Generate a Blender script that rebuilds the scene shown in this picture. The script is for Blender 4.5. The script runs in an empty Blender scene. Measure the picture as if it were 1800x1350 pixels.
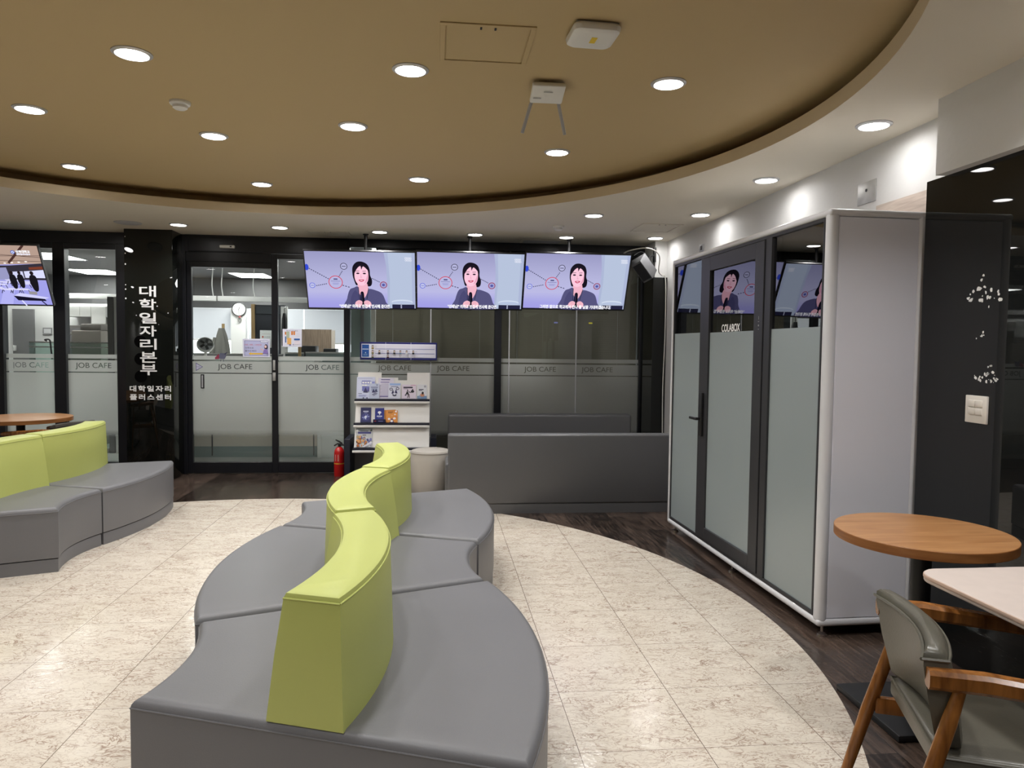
import bpy, bmesh, math, random
from mathutils import Vector, Matrix
random.seed(7)
PI = math.pi
SC = bpy.context.scene
COL = SC.collection

# ------------------------------------------------------------------ camera, world, exposure
cam_data = bpy.data.cameras.new('camera')
cam_data.sensor_fit = 'HORIZONTAL'
cam_data.sensor_width = 36.0
cam_data.lens = 1279.3 / 1800 * 36.0
cam_data.clip_start = 0.02
cam = bpy.data.objects.new('camera', cam_data)
COL.objects.link(cam)
PITCH, ROLL, YAW = 0.04968, 0.011575, 0.1018
_f = Vector((math.sin(YAW) * math.cos(PITCH), math.cos(YAW) * math.cos(PITCH), -math.sin(PITCH)))
_r = Vector((math.cos(YAW), -math.sin(YAW), 0))
_u = _r.cross(_f)
_r2 = math.cos(ROLL) * _r + math.sin(ROLL) * _u
_u2 = -math.sin(ROLL) * _r + math.cos(ROLL) * _u
_m = Matrix((_r2, _u2, -_f)).transposed().to_4x4()
_m.translation = Vector((0, 0, 1.41))
cam.matrix_world = _m
SC.camera = cam

world = bpy.data.worlds.new('world')
SC.world = world
world.use_nodes = True
world.node_tree.nodes['Background'].inputs[0].default_value = (0.9, 0.95, 1.0, 1)
world.node_tree.nodes['Background'].inputs[1].default_value = 0.05
SC.view_settings.view_transform = 'Standard'
SC.view_settings.look = 'None'
SC.view_settings.gamma = 1.0
SC.view_settings.use_curve_mapping = False
SC.view_settings.exposure = 0.1
try:
    SC.cycles.use_denoising = True
    SC.cycles.max_bounces = 10
    SC.cycles.transparent_max_bounces = 16
    SC.cycles.sample_clamp_indirect = 6.0
    SC.cycles.caustics_reflective = False
    SC.cycles.caustics_refractive = False
except Exception:
    pass
LAMP_W = 7.4          # radiant power of one downlight
LENS_E = 24.0         # how bright its diffuser looks
PANEL_E = 24.0         # office light panels

# ------------------------------------------------------------------ materials
def s2l(c):
    return tuple((x / 255 / 12.92) if x / 255 <= 0.04045 else ((x / 255 + 0.055) / 1.055) ** 2.4 for x in c)

def nmat(name):
    m = bpy.data.materials.new(name)
    m.use_nodes = True
    nt = m.node_tree
    nt.nodes.clear()
    out = nt.nodes.new('ShaderNodeOutputMaterial')
    return m, nt, out

def pmat(name, col, rough=0.5, metal=0.0, spec=0.5, coat=0.0, bump=None, var=None):
    m, nt, out = nmat(name)
    b = nt.nodes.new('ShaderNodeBsdfPrincipled')
    b.inputs['Base Color'].default_value = (*col, 1)
    b.inputs['Roughness'].default_value = rough
    b.inputs['Metallic'].default_value = metal
    b.inputs['Specular IOR Level'].default_value = spec
    b.inputs['Coat Weight'].default_value = coat
    nt.links.new(b.outputs[0], out.inputs[0])
    if bump or var:
        tc = nt.nodes.new('ShaderNodeTexCoord')
    if bump:
        n = nt.nodes.new('ShaderNodeTexNoise'); n.inputs['Scale'].default_value = bump[0]
        n.inputs['Detail'].default_value = 4
        bp = nt.nodes.new('ShaderNodeBump'); bp.inputs['Strength'].default_value = bump[1]
        bp.inputs['Distance'].default_value = 0.01
        nt.links.new(tc.outputs['Object'], n.inputs['Vector'])
        nt.links.new(n.outputs[0], bp.inputs['Height'])
        nt.links.new(bp.outputs[0], b.inputs['Normal'])
    if var:
        n = nt.nodes.new('ShaderNodeTexNoise'); n.inputs['Scale'].default_value = var[0]
        mx = nt.nodes.new('ShaderNodeMix'); mx.data_type = 'RGBA'
        mx.inputs[6].default_value = (*[c * (1 - var[1]) for c in col], 1)
        mx.inputs[7].default_value = (*[min(1, c * (1 + var[1])) for c in col], 1)
        nt.links.new(tc.outputs['Object'], n.inputs['Vector'])
        nt.links.new(n.outputs[0], mx.inputs[0])
        nt.links.new(mx.outputs[2], b.inputs['Base Color'])
    return m

def emat(name, col, s=1.0):
    m, nt, out = nmat(name)
    e = nt.nodes.new('ShaderNodeEmission')
    e.inputs[0].default_value = (*col, 1); e.inputs[1].default_value = s
    nt.links.new(e.outputs[0], out.inputs[0])
    return m

def glass_mat(name, ior=1.7, tint=(1, 1, 1)):
    """clear sheet: see-through with a Fresnel mirror on the faces turned outward"""
    m, nt, out = nmat(name)
    fr = nt.nodes.new('ShaderNodeFresnel'); fr.inputs[0].default_value = ior
    ge = nt.nodes.new('ShaderNodeNewGeometry')
    inv = nt.nodes.new('ShaderNodeMath'); inv.operation = 'SUBTRACT'; inv.inputs[0].default_value = 1
    mul = nt.nodes.new('ShaderNodeMath'); mul.operation = 'MULTIPLY'
    tr = nt.nodes.new('ShaderNodeBsdfTransparent'); tr.inputs[0].default_value = (*tint, 1)
    gl = nt.nodes.new('ShaderNodeBsdfGlossy'); gl.inputs['Roughness'].default_value = 0.0
    mx = nt.nodes.new('ShaderNodeMixShader')
    L = nt.links.new
    L(ge.outputs['Backfacing'], inv.inputs[1]); L(fr.outputs[0], mul.inputs[0]); L(inv.outputs[0], mul.inputs[1])
    L(mul.outputs[0], mx.inputs[0]); L(tr.outputs[0], mx.inputs[1]); L(gl.outputs[0], mx.inputs[2])
    L(mx.outputs[0], out.inputs[0])
    return m

def film_mat(name, col, clear=0.3, trans=0.6, fade=None):
    """frosted window film: some clear view, some translucent, some diffuse; fade=(z0,z1) thins it downward"""
    m, nt, out = nmat(name)
    L = nt.links.new
    tl = nt.nodes.new('ShaderNodeBsdfTranslucent'); tl.inputs[0].default_value = (*col, 1)
    df = nt.nodes.new('ShaderNodeBsdfDiffuse'); df.inputs[0].default_value = (*col, 1)
    tr = nt.nodes.new('ShaderNodeBsdfTransparent')
    a = nt.nodes.new('ShaderNodeMixShader'); a.inputs[0].default_value = trans
    L(df.outputs[0], a.inputs[1]); L(tl.outputs[0], a.inputs[2])
    b = nt.nodes.new('ShaderNodeMixShader'); b.inputs[0].default_value = 1 - clear
    L(tr.outputs[0], b.inputs[1]); L(a.outputs[0], b.inputs[2])
    if fade:
        tc = nt.nodes.new('ShaderNodeTexCoord'); sp = nt.nodes.new('ShaderNodeSeparateXYZ')
        mr = nt.nodes.new('ShaderNodeMapRange')
        mr.inputs[1].default_value = fade[0]; mr.inputs[2].default_value = fade[1]
        mr.inputs[3].default_value = fade[2]; mr.inputs[4].default_value = 1 - clear
        L(tc.outputs['Object'], sp.inputs[0]); L(sp.outputs[2], mr.inputs[0]); L(mr.outputs[0], b.inputs[0])
    L(b.outputs[0], out.inputs[0])
    return m

def wood_mat(name, c1, c2, scale=(6, 60, 60), rough=0.35):
    m, nt, out = nmat(name)
    L = nt.links.new
    b = nt.nodes.new('ShaderNodeBsdfPrincipled'); b.inputs['Roughness'].default_value = rough
    tc = nt.nodes.new('ShaderNodeTexCoord'); mp = nt.nodes.new('ShaderNodeMapping')
    mp.inputs['Scale'].default_value = scale
    n = nt.nodes.new('ShaderNodeTexNoise'); n.inputs['Scale'].default_value = 1; n.inputs['Detail'].default_value = 6
    n.inputs['Distortion'].default_value = 0.6
    r = nt.nodes.new('ShaderNodeValToRGB')
    r.color_ramp.elements[0].position = 0.3; r.color_ramp.elements[0].color = (*c1, 1)
    r.color_ramp.elements[1].position = 0.7; r.color_ramp.elements[1].color = (*c2, 1)
    L(tc.outputs['Object'], mp.inputs[0]); L(mp.outputs[0], n.inputs['Vector']); L(n.outputs[0], r.inputs[0])
    L(r.outputs[0], b.inputs['Base Color']); L(b.outputs[0], out.inputs[0])
    return m

def floor_mat():
    """cream veined tiles inside a round field, dark brown planks outside it"""
    m, nt, out = nmat('floor_tile_and_plank')
    L = nt.links.new
    N = nt.nodes.new
    def math_(op, a=None, b=None, v1=None, v2=None):
        n = N('ShaderNodeMath'); n.operation = op
        if a is not None: L(a, n.inputs[0])
        if b is not None: L(b, n.inputs[1])
        if v1 is not None: n.inputs[0].default_value = v1
        if v2 is not None: n.inputs[1].default_value = v2
        return n.outputs[0]
    tc = N('ShaderNodeTexCoord'); sp = N('ShaderNodeSeparateXYZ'); L(tc.outputs['Object'], sp.inputs[0])
    X, Y = sp.outputs[0], sp.outputs[1]
    dx = math_('ADD', X, v2=1.47); dy = math_('SUBTRACT', Y, v2=3.59)
    d = math_('SQRT', math_('ADD', math_('MULTIPLY', dx, dx), math_('MULTIPLY', dy, dy)))
    inside = math_('LESS_THAN', d, v2=3.22)
    # tile joints
    def line(v, off, size, w):
        t = math_('DIVIDE', math_('SUBTRACT', v, v2=off), v2=size)
        fr = math_('FRACT', t)
        a = math_('ABSOLUTE', math_('SUBTRACT', fr, v2=0.5))
        return math_('GREATER_THAN', a, v2=0.5 - w / size / 2)
    S = 0.4512
    joint = math_('MAXIMUM', line(X, 0.501, S, 0.0028), line(Y, 3.787, S, 0.0022))
    tx = math_('FLOOR', math_('DIVIDE', math_('SUBTRACT', X, v2=0.501), v2=S))
    ty = math_('FLOOR', math_('DIVIDE', math_('SUBTRACT', Y, v2=3.787), v2=S))
    off = N('ShaderNodeCombineXYZ'); L(tx, off.inputs[0]); L(ty, off.inputs[1]); off.inputs[2].default_value = 0
    wn = N('ShaderNodeTexWhiteNoise'); wn.noise_dimensions = '3D'; L(off.outputs[0], wn.inputs['Vector'])
    sc = N('ShaderNodeVectorMath'); sc.operation = 'SCALE'; L(wn.outputs['Color'], sc.inputs[0]); sc.inputs['Scale'].default_value = 20
    ad = N('ShaderNodeVectorMath'); ad.operation = 'ADD'; L(tc.outputs['Object'], ad.inputs[0]); L(sc.outputs[0], ad.inputs[1])
    mp = N('ShaderNodeMapping'); mp.inputs['Rotation'].default_value = (0, 0, math.radians(35)); mp.inputs['Scale'].default_value = (1.0, 1.9, 1)
    L(ad.outputs[0], mp.inputs[0])
    def veins(scale, width, dist, detail=3.0):
        n = N('ShaderNodeTexNoise'); n.inputs['Scale'].default_value = scale; n.inputs['Detail'].default_value = detail
        n.inputs['Distortion'].default_value = dist
        L(mp.outputs[0], n.inputs['Vector'])
        a = math_('ABSOLUTE', math_('SUBTRACT', n.outputs[0], v2=0.5))
        r = N('ShaderNodeMapRange'); r.inputs[1].default_value = 0; r.inputs[2].default_value = width
        r.inputs[3].default_value = 1; r.inputs[4].default_value = 0
        L(a, r.inputs[0]); return r.outputs[0]
    v1 = veins(9, 0.030, 1.6); v2 = veins(19, 0.038, 1.8)
    pn = N('ShaderNodeTexNoise'); pn.inputs['Scale'].default_value = 7; pn.inputs['Detail'].default_value = 2
    L(mp.outputs[0], pn.inputs['Vector'])
    patch = N('ShaderNodeMapRange'); patch.inputs[1].default_value = 0.4; patch.inputs[2].default_value = 0.6; L(pn.outputs[0], patch.inputs[0])
    v = math_('MAXIMUM', math_('MULTIPLY', v1, v2=0.95), math_('MULTIPLY', v2, v2=0.8))
    v = math_('MULTIPLY', v, math_('ADD', math_('MULTIPLY', patch.outputs[0], v2=0.55), v2=0.4))
    cl = N('ShaderNodeTexNoise'); cl.inputs['Scale'].default_value = 4.5; cl.inputs['Detail'].default_value = 4; L(mp.outputs[0], cl.inputs['Vector'])
    def mix(f, c1, c2, links=(None, None)):
        n = N('ShaderNodeMix'); n.data_type = 'RGBA'; L(f, n.inputs[0])
        if links[0] is not None: L(links[0], n.inputs[6])
        else: n.inputs[6].default_value = (*c1, 1)
        if links[1] is not None: L(links[1], n.inputs[7])
        else: n.inputs[7].default_value = (*c2, 1)
        return n.outputs[2]
    base = mix(cl.outputs[0], (0.56, 0.49, 0.405), (0.76, 0.70, 0.605))
    tile = mix(v, None, (0.26, 0.165, 0.115), (base, None))
    tile = mix(joint, None, (0.16, 0.12, 0.09), (tile, None))
    # planks
    PW, PL = 0.18, 1.2
    pj = math_('FLOOR', math_('DIVIDE', X, v2=PW))
    sh = math_('MULTIPLY', math_('FRACT', math_('MULTIPLY', pj, v2=0.381)), v2=PL)
    Y2 = math_('ADD', Y, sh)
    pl = math_('FLOOR', math_('DIVIDE', Y2, v2=PL))
    pid = N('ShaderNodeCombineXYZ'); L(pj, pid.inputs[0]); L(pl, pid.inputs[1])
    w2 = N('ShaderNodeTexWhiteNoise'); w2.noise_dimensions = '3D'; L(pid.outputs[0], w2.inputs['Vector'])
    mp2 = N('ShaderNodeMapping'); mp2.inputs['Scale'].default_value = (48, 5, 1); L(tc.outputs['Object'], mp2.inputs[0])
    gn = N('ShaderNodeTexNoise'); gn.inputs['Scale'].default_value = 1; gn.inputs['Detail'].default_value = 6; L(mp2.outputs[0], gn.inputs['Vector'])
    gf = math_('ADD', math_('MULTIPLY', gn.outputs[0], v2=0.9), math_('MULTIPLY', math_('SUBTRACT', w2.outputs['Value'], v2=0.5), v2=0.35))
    gr = N('ShaderNodeValToRGB'); L(gf, gr.inputs[0])
    gr.color_ramp.elements[0].position = 0.25; gr.color_ramp.elements[0].color = (0.014, 0.009, 0.007, 1)
    gr.color_ramp.elements[1].position = 0.8; gr.color_ramp.elements[1].color = (0.125, 0.086, 0.067, 1)
    seam = math_('MAXIMUM', line(X, 0.0, PW, 0.003), line(Y2, 0.0, PL, 0.003))
    plank = mix(seam, None, (0.006, 0.005, 0.004), (gr.outputs[0], None))
    col = mix(inside, None, None, (plank, tile))
    b = N('ShaderNodeBsdfPrincipled'); L(col, b.inputs['Base Color'])
    rg = N('ShaderNodeMapRange'); L(inside, rg.inputs[0]); rg.inputs[3].default_value = 0.20; rg.inputs[4].default_value = 0.17
    L(rg.outputs[0], b.inputs['Roughness'])
    bn = N('ShaderNodeTexNoise'); bn.inputs['Scale'].default_value = 28; bn.inputs['Detail'].default_value = 2; L(tc.outputs['Object'], bn.inputs['Vector'])
    bp = N('ShaderNodeBump'); bp.inputs['Strength'].default_value = 0.10; bp.inputs['Distance'].default_value = 0.012
    L(bn.outputs[0], bp.inputs['Height']); L(bp.outputs[0], b.inputs['Normal'])
    L(b.outputs[0], out.inputs[0])
    return m

M = {}
M['floor'] = floor_mat()
M['cream_ceiling'] = pmat('cream_ceiling', (0.70, 0.645, 0.54), 0.7, bump=(60, 0.05))
M['tan_ceiling'] = pmat('tan_ceiling', (0.50, 0.38, 0.205), 0.7)
M['white_wall'] = pmat('white_wall', (0.68, 0.675, 0.665), 0.75, bump=(40, 0.08))
M['grey_wall'] = pmat('grey_wall', (0.18, 0.18, 0.185), 0.8)
M['dark_hall'] = pmat('dark_hall', (0.16, 0.15, 0.14), 0.8)
M['black_frame'] = pmat('black_frame', (0.008, 0.0085, 0.012), 0.35)
M['black_glass'] = pmat('black_glass', (0.010, 0.011, 0.011), 0.015, spec=0.42)
M['pillar_glass'] = pmat('pillar_glass', (0.006, 0.007, 0.006), 0.02, spec=0.5)
M['glass'] = glass_mat('clear_glass', 1.62, (0.93, 0.96, 0.95))
M['booth_glass'] = glass_mat('booth_glass', 3.8, (0.5, 0.52, 0.53))
M['film'] = film_mat('frosted_film', (0.72, 0.735, 0.71), 0.16, 0.62)
M['film_fade'] = film_mat('frosted_film_fading', (0.72, 0.735, 0.71), 0.16, 0.62, (0.40, 0.48, 0.06))
M['grey_vinyl'] = pmat('grey_vinyl', (0.148, 0.147, 0.156), 0.42, bump=(220, 0.06), var=(2.5, 0.06))
M['bench_vinyl'] = pmat('bench_vinyl', (0.098, 0.098, 0.102), 0.38, bump=(220, 0.05), var=(2.5, 0.06))
M['lime_vinyl'] = pmat('lime_vinyl', (0.475, 0.515, 0.145), 0.45, bump=(220, 0.05), var=(3, 0.05))
M['beige_vinyl'] = pmat('beige_vinyl', (0.40, 0.37, 0.33), 0.5)
M['white_gloss'] = pmat('white_gloss', (0.70, 0.70, 0.73), 0.3, coat=0.3)
M['booth_panel'] = pmat('booth_panel', (0.78, 0.78, 0.85), 0.45)
M['charcoal'] = pmat('charcoal_frame', (0.030, 0.030, 0.034), 0.4)
M['frost_lower'] = pmat('frosted_lower_glass', (0.29, 0.335, 0.345), 0.28, spec=0.6)
M['black_plastic'] = pmat('black_plastic', (0.012, 0.012, 0.013), 0.4)
M['dark_grey_plastic'] = pmat('dark_grey_plastic', (0.04, 0.04, 0.042), 0.5)
M['chrome'] = pmat('chrome', (0.75, 0.75, 0.77), 0.12, metal=1.0)
M['white_plastic'] = pmat('white_plastic', (0.74, 0.74, 0.73), 0.4)
M['grey_plastic'] = pmat('grey_plastic', (0.42, 0.42, 0.44), 0.5)
M['cream_plastic'] = pmat('cream_plastic', (0.82, 0.78, 0.72), 0.4)
M['oak_top'] = wood_mat('oak_laminate', s2l((156, 108, 66)), s2l((184, 136, 90)), (4, 34, 34), 0.32)
M['oak_edge'] = wood_mat('oak_edge', s2l((132, 82, 42)), s2l((166, 112, 64)), (6, 6, 60), 0.35)
M['chair_wood'] = wood_mat('chair_wood', s2l((104, 62, 24)), s2l((160, 104, 50)), (40, 40, 6), 0.25)
M['olive_vinyl'] = pmat('olive_vinyl', (0.115, 0.107, 0.083), 0.33, bump=(160, 0.06), var=(9, 0.12))
M['pink_laminate'] = pmat('pink_laminate', (0.62, 0.53, 0.48), 0.4, var=(18, 0.06))
M['dark_metal'] = pmat('dark_metal', (0.012, 0.013, 0.015), 0.45, metal=0.2)
M['red_paint'] = pmat('red_paint', (0.55, 0.012, 0.012), 0.25, coat=0.4)
M['white_paint'] = pmat('white_paint', (0.82, 0.82, 0.80), 0.5)
M['rack_white'] = pmat('rack_white', (0.88, 0.87, 0.85), 0.4)
M['navy'] = pmat('navy', (0.012, 0.014, 0.03), 0.45)
M['letter_white'] = pmat('letter_white', (0.88, 0.88, 0.88), 0.5)
M['pale_wood'] = wood_mat('pale_wood', s2l((176, 160, 148)), s2l((208, 194, 182)), (40, 4, 40), 0.6)
M['plate_steel'] = pmat('plate_steel', (0.50, 0.50, 0.49), 0.45, metal=0.5, var=(14, 0.3))
M['cable_white'] = pmat('cable_white', (0.72, 0.70, 0.66), 0.5)
M['lamp_ring'] = pmat('lamp_ring', (0.55, 0.55, 0.56), 0.35, metal=0.4)
M['lens'] = emat('lamp_lens', (1.0, 0.97, 0.94), LENS_E)
M['office_panel'] = emat('office_panel', (1.0, 0.98, 0.95), PANEL_E)
M['blind'] = pmat('brown_blind', (0.15, 0.13, 0.10), 0.6)
M['roller_blind'] = film_mat('roller_blind', (0.76, 0.77, 0.80), 0.0, 0.35)
M['sky_window'] = emat('daylit_pane', (0.95, 0.98, 1.0), 3.0)
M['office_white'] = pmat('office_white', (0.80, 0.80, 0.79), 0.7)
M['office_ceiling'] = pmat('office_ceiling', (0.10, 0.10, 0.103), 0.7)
M['office_floor'] = pmat('office_floor', (0.42, 0.41, 0.39), 0.35, var=(5, 0.1))
M['teal_panel'] = pmat('teal_panel', (0.22, 0.27, 0.27), 0.5)
M['counter_beige'] = pmat('counter_beige', (0.62, 0.55, 0.48), 0.5)
M['partition_wood'] = wood_mat('partition_wood', s2l((118, 102, 88)), s2l((150, 132, 114)), (60, 5, 5), 0.6)
M['coat_cloth'] = pmat('coat_cloth', (0.22, 0.22, 0.20), 0.9)
M['stick_wood'] = pmat('stick_wood', (0.50, 0.34, 0.16), 0.5)
M['printer_grey'] = pmat('printer_grey', (0.16, 0.15, 0.14), 0.5)
M['green_glass'] = glass_mat('greenish_glass', 1.5, (0.72, 0.84, 0.80))
M['black_cloth'] = pmat('black_cloth', (0.015, 0.015, 0.018), 0.8)
M['matt_black'] = pmat('matt_black', (0.001, 0.001, 0.001), 0.9, spec=0.05)
M['rim'] = pmat('ceiling_rim', (0.58, 0.48, 0.33), 0.7)
M['yellow'] = pmat('yellow_sticker', (0.75, 0.55, 0.03), 0.5)

_cc = {}
def cmat(rgb, rough=0.6):
    k = tuple(rgb)
    if k not in _cc:
        _cc[k] = pmat('ink_%02x%02x%02x' % k, s2l(rgb), rough)
    return _cc[k]
_ce = {}
def scr(rgb):
    k = tuple(rgb)
    if k not in _ce:
        _ce[k] = emat('screen_%02x%02x%02x' % k, s2l(rgb), 1.0)
    return _ce[k]

# ------------------------------------------------------------------ builders
def new_obj(name, me, parent=None):
    o = bpy.data.objects.new(name, me)
    COL.objects.link(o)
    if parent is not None:
        o.parent = parent
    return o

def tag(o, label, cat, group=None):
    o['label'] = label; o['category'] = cat
    if group: o['group'] = group
    return o

def thing(name, label, cat, loc=(0, 0, 0), rz=0.0, group=None):
    o = bpy.data.objects.new(name, None)
    o.empty_display_size = 0.1
    COL.objects.link(o)
    o.location = loc; o.rotation_euler = (0, 0, rz)
    return tag(o, label, cat, group)

def struct(o):
    o['kind'] = 'structure'
    return o

class MB:
    """mesh builder: several solids in one mesh, each with its own material slot"""
    def __init__(self):
        self.bm = bmesh.new(); self.mats = []
    def _mi(self, m):
        if m not in self.mats: self.mats.append(m)
        return self.mats.index(m)
    def _add(self, tmp, m, mtx=None):
        mi = self._mi(m)
        if mtx is not None: bmesh.ops.transform(tmp, matrix=mtx, verts=tmp.verts)
        for f in tmp.faces: f.material_index = mi
        me = bpy.data.meshes.new('tmp'); tmp.to_mesh(me); tmp.free()
        self.bm.from_mesh(me); bpy.data.meshes.remove(me)
        return self
    def box(self, lo, hi, m, bev=0.0, seg=2, mtx=None):
        t = bmesh.new()
        lo, hi = Vector(lo), Vector(hi)
        bmesh.ops.create_cube(t, size=1, matrix=Matrix.Translation((lo + hi) / 2) @ Matrix.Diagonal((*(hi - lo), 1)))
        if bev: bmesh.ops.bevel(t, geom=list(t.edges), offset=bev, segments=seg, profile=0.5, affect='EDGES')
        return self._add(t, m, mtx)
    def prism(self, pts, z0, z1, m, bev=0.0, seg=3, mtx=None, bottom=False):
        """closed outline in xy raised from z0 to z1"""
        t = bmesh.new()
        vb = [t.verts.new((p[0], p[1], z0)) for p in pts]
        f = t.faces.new(vb)
        r = bmesh.ops.extrude_face_region(t, geom=[f])
        vs = [v for v in r['geom'] if isinstance(v, bmesh.types.BMVert)]
        bmesh.ops.translate(t, verts=vs, vec=(0, 0, z1 - z0))
        bmesh.ops.recalc_face_normals(t, faces=t.faces)
        if bev:
            es = [e for e in t.edges if all(abs(v.co.z - z1) < 1e-6 for v in e.verts) or (bottom and all(abs(v.co.z - z0) < 1e-6 for v in e.verts))]
            bmesh.ops.bevel(t, geom=es, offset=bev, segments=seg, profile=0.5, affect='EDGES')
        return self._add(t, m, mtx)
    def loft(self, rings, m, mtx=None, cap=True, closed=True):
        t = bmesh.new()
        R = [[t.verts.new(p) for p in r] for r in rings]
        n = len(R[0])
        for a, b in zip(R[:-1], R[1:]):
            for i in range(n if closed else n - 1):
                j = (i + 1) % n
                t.faces.new((a[i], a[j], b[j], b[i]))
        if cap:
            t.faces.new(list(reversed(R[0]))); t.faces.new(R[-1])
        bmesh.ops.recalc_face_normals(t, faces=t.faces)
        return self._add(t, m, mtx)
    def lathe(self, prof, m, seg=32, mtx=None):
        rings = [[(r * math.cos(2 * PI * k / seg), r * math.sin(2 * PI * k / seg), z) for k in range(seg)] for r, z in prof]
        return self.loft(rings, m, mtx)
    def tube(self, pts, r, m, seg=10, mtx=None):
        pts = [Vector(p) for p in pts]
        rs = r if isinstance(r, (list, tuple)) else [r] * len(pts)
        rings = []
        up = None
        for i, p in enumerate(pts):
            d = (pts[min(i + 1, len(pts) - 1)] - pts[max(i - 1, 0)]).normalized()
            if up is None:
                up = Vector((0, 0, 1)) if abs(d.z) < 0.9 else Vector((1, 0, 0))
            a = d.cross(up).normalized(); up = a.cross(d).normalized()
            rings.append([p + rs[i] * (math.cos(2 * PI * k / seg) * a + math.sin(2 * PI * k / seg) * up) for k in range(seg)])
        return self.loft(rings, m, mtx)
    def poly(self, pts, m, mtx=None):
        t = bmesh.new()
        f = t.faces.new([t.verts.new(p) for p in pts])
        return self._add(t, m, mtx)
    def mesh(self, me, m, mtx=None):
        t = bmesh.new(); t.from_mesh(me)
        return self._add(t, m, mtx)
    def build(self, name, parent=None, smooth=True, angle=35):
        me = bpy.data.meshes.new(name)
        self.bm.to_mesh(me); self.bm.free()
        for m in self.mats: me.materials.append(m)
        if smooth:
            for p in me.polygons: p.use_smooth = True
            me.set_sharp_from_angle(angle=math.radians(angle))
        return new_obj(name, me, parent)

_DG = None
def text_mesh(s, size, align='CENTER', extrude=0.0, spacing=1.0, line=1.0, sx=1.0):
    """lettering as a mesh in the xy plane, centred on its own box"""
    cu = bpy.data.curves.new('t', 'FONT')
    cu.body = s; cu.size = size; cu.align_x = align; cu.align_y = 'CENTER'; cu.extrude = extrude
    cu.space_character = spacing; cu.space_line = line
    o = bpy.data.objects.new('t', cu); COL.objects.link(o)
    dg = bpy.context.evaluated_depsgraph_get()
    me = bpy.data.meshes.new_from_object(o.evaluated_get(dg))
    bpy.data.objects.remove(o); bpy.data.curves.remove(cu)
    if len(me.vertices):
        xs = [v.co.x for v in me.vertices]; ys = [v.co.y for v in me.vertices]
        cx, cy = (min(xs) + max(xs)) / 2, (min(ys) + max(ys)) / 2
        for v in me.vertices:
            v.co.x = (v.co.x - cx) * sx; v.co.y -= cy
        me['w'] = (max(xs) - min(xs)) * sx; me['h'] = max(ys) - min(ys)
    return me

def fit_text(s, w, h, bold=0.0, spacing=1.0):
    """lettering scaled to a given width and height; bold thickens every stroke"""
    me = text_mesh(s, 1.0, extrude=0.0, spacing=spacing)
    a, b = w / me['w'], h / me['h']
    for v in me.vertices:
        v.co.x *= a; v.co.y *= b
    if bold:
        t = bmesh.new()
        for dx, dy in ((0, 0), (bold, 0), (-bold, 0), (0, bold), (0, -bold), (bold, bold), (-bold, -bold), (bold, -bold), (-bold, bold)):
            c = me.copy()
            for v in c.vertices: v.co.x += dx; v.co.y += dy; v.co.z += 1e-5 * (dx + 2 * dy) / bold
            t.from_mesh(c)
        t.to_mesh(me); t.free()
    return me

UP = Matrix(((1, 0, 0, 0), (0, 0, -1, 0), (0, 1, 0, 0), (0, 0, 0, 1)))   # xy sheet -> stands upright facing -y

def arc(cx, cy, r, a0, a1, n):
    return [(cx + r * math.cos(a0 + (a1 - a0) * i / n), cy + r * math.sin(a0 + (a1 - a0) * i / n)) for i in range(n + 1)]

# ------------------------------------------------------------------ room shell
BY = 8.20            # plane of the glass front
ZC = 2.58            # flat ceiling
ZD = 2.74            # recessed round ceiling
DC = (-1.19, 3.64); DR = 3.10
struct(MB().box((-7.0, -3.2, -0.1), (2.9, BY + 0.06, 0.0), M['floor']).build('floor', smooth=False))

def ceiling():
    root = bpy.data.objects.new('ceiling', None); COL.objects.link(root); root['kind'] = 'structure'
    # flat slab with a round opening, built as a ring of quads from the circle to the outer rectangle
    b = MB()
    t = bmesh.new()
    n = 144
    x0, x1, y0, y1 = -7.0, 2.9, -3.2, BY + 0.06
    inner, outer, top = [], [], []
    for k in range(n):
        a = 2 * PI * k / n
        c, s = math.cos(a), math.sin(a)
        inner.append(t.verts.new((DC[0] + DR * c, DC[1] + DR * s, ZC)))
        q = []
        if c > 1e-9: q.append((x1 - DC[0]) / c)
        if c < -1e-9: q.append((x0 - DC[0]) / c)
        if s > 1e-9: q.append((y1 - DC[1]) / s)
        if s < -1e-9: q.append((y0 - DC[1]) / s)
        k_ = min(q)
        outer.append(t.verts.new((DC[0] + k_ * c, DC[1] + k_ * s, ZC)))
    for k in range(n):
        j = (k + 1) % n
        t.faces.new((inner[k], outer[k], outer[j], inner[j]))
    corners = [(x0, y0), (x1, y0), (x1, y1), (x0, y1)]
    for cx, cy in corners:      # fill the four corner gaps
        best = sorted(range(n), key=lambda i: (outer[i].co.x - cx) ** 2 + (outer[i].co.y - cy) ** 2)[:2]
        i, j = sorted(best)
        if abs(outer[i].co.x - outer[j].co.x) > 1e-4 and abs(outer[i].co.y - outer[j].co.y) > 1e-4:
            t.faces.new((outer[i], t.verts.new((cx, cy, ZC)), outer[j]))
    bmesh.ops.recalc_face_normals(t, faces=t.faces)
    b._add(t, M['cream_ceiling'])
    b.build('flat_ceiling', root, smooth=False)
    # rim of the opening and the ledge behind it
    b = MB()
    def ring(r, z): return [(DC[0] + r * math.cos(2 * PI * k / n), DC[1] + r * math.sin(2 * PI * k / n), z) for k in range(n)]
    b.loft([ring(DR, ZC), ring(DR, ZC + 0.075), ring(DR + 0.06, ZC + 0.075)], M['rim'], cap=False)
    b.build('rim', root)
    b = MB()
    b.loft([ring(DR + 0.06, ZC + 0.075), ring(DR + 0.24, ZC + 0.075), ring(DR + 0.24, ZD)], M['tan_ceiling'], cap=False)
    b.poly(list(reversed(ring(DR + 0.24, ZD))), M['tan_ceiling'])
    b.build('recessed_ceiling', root, smooth=False)
ceiling()

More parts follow.
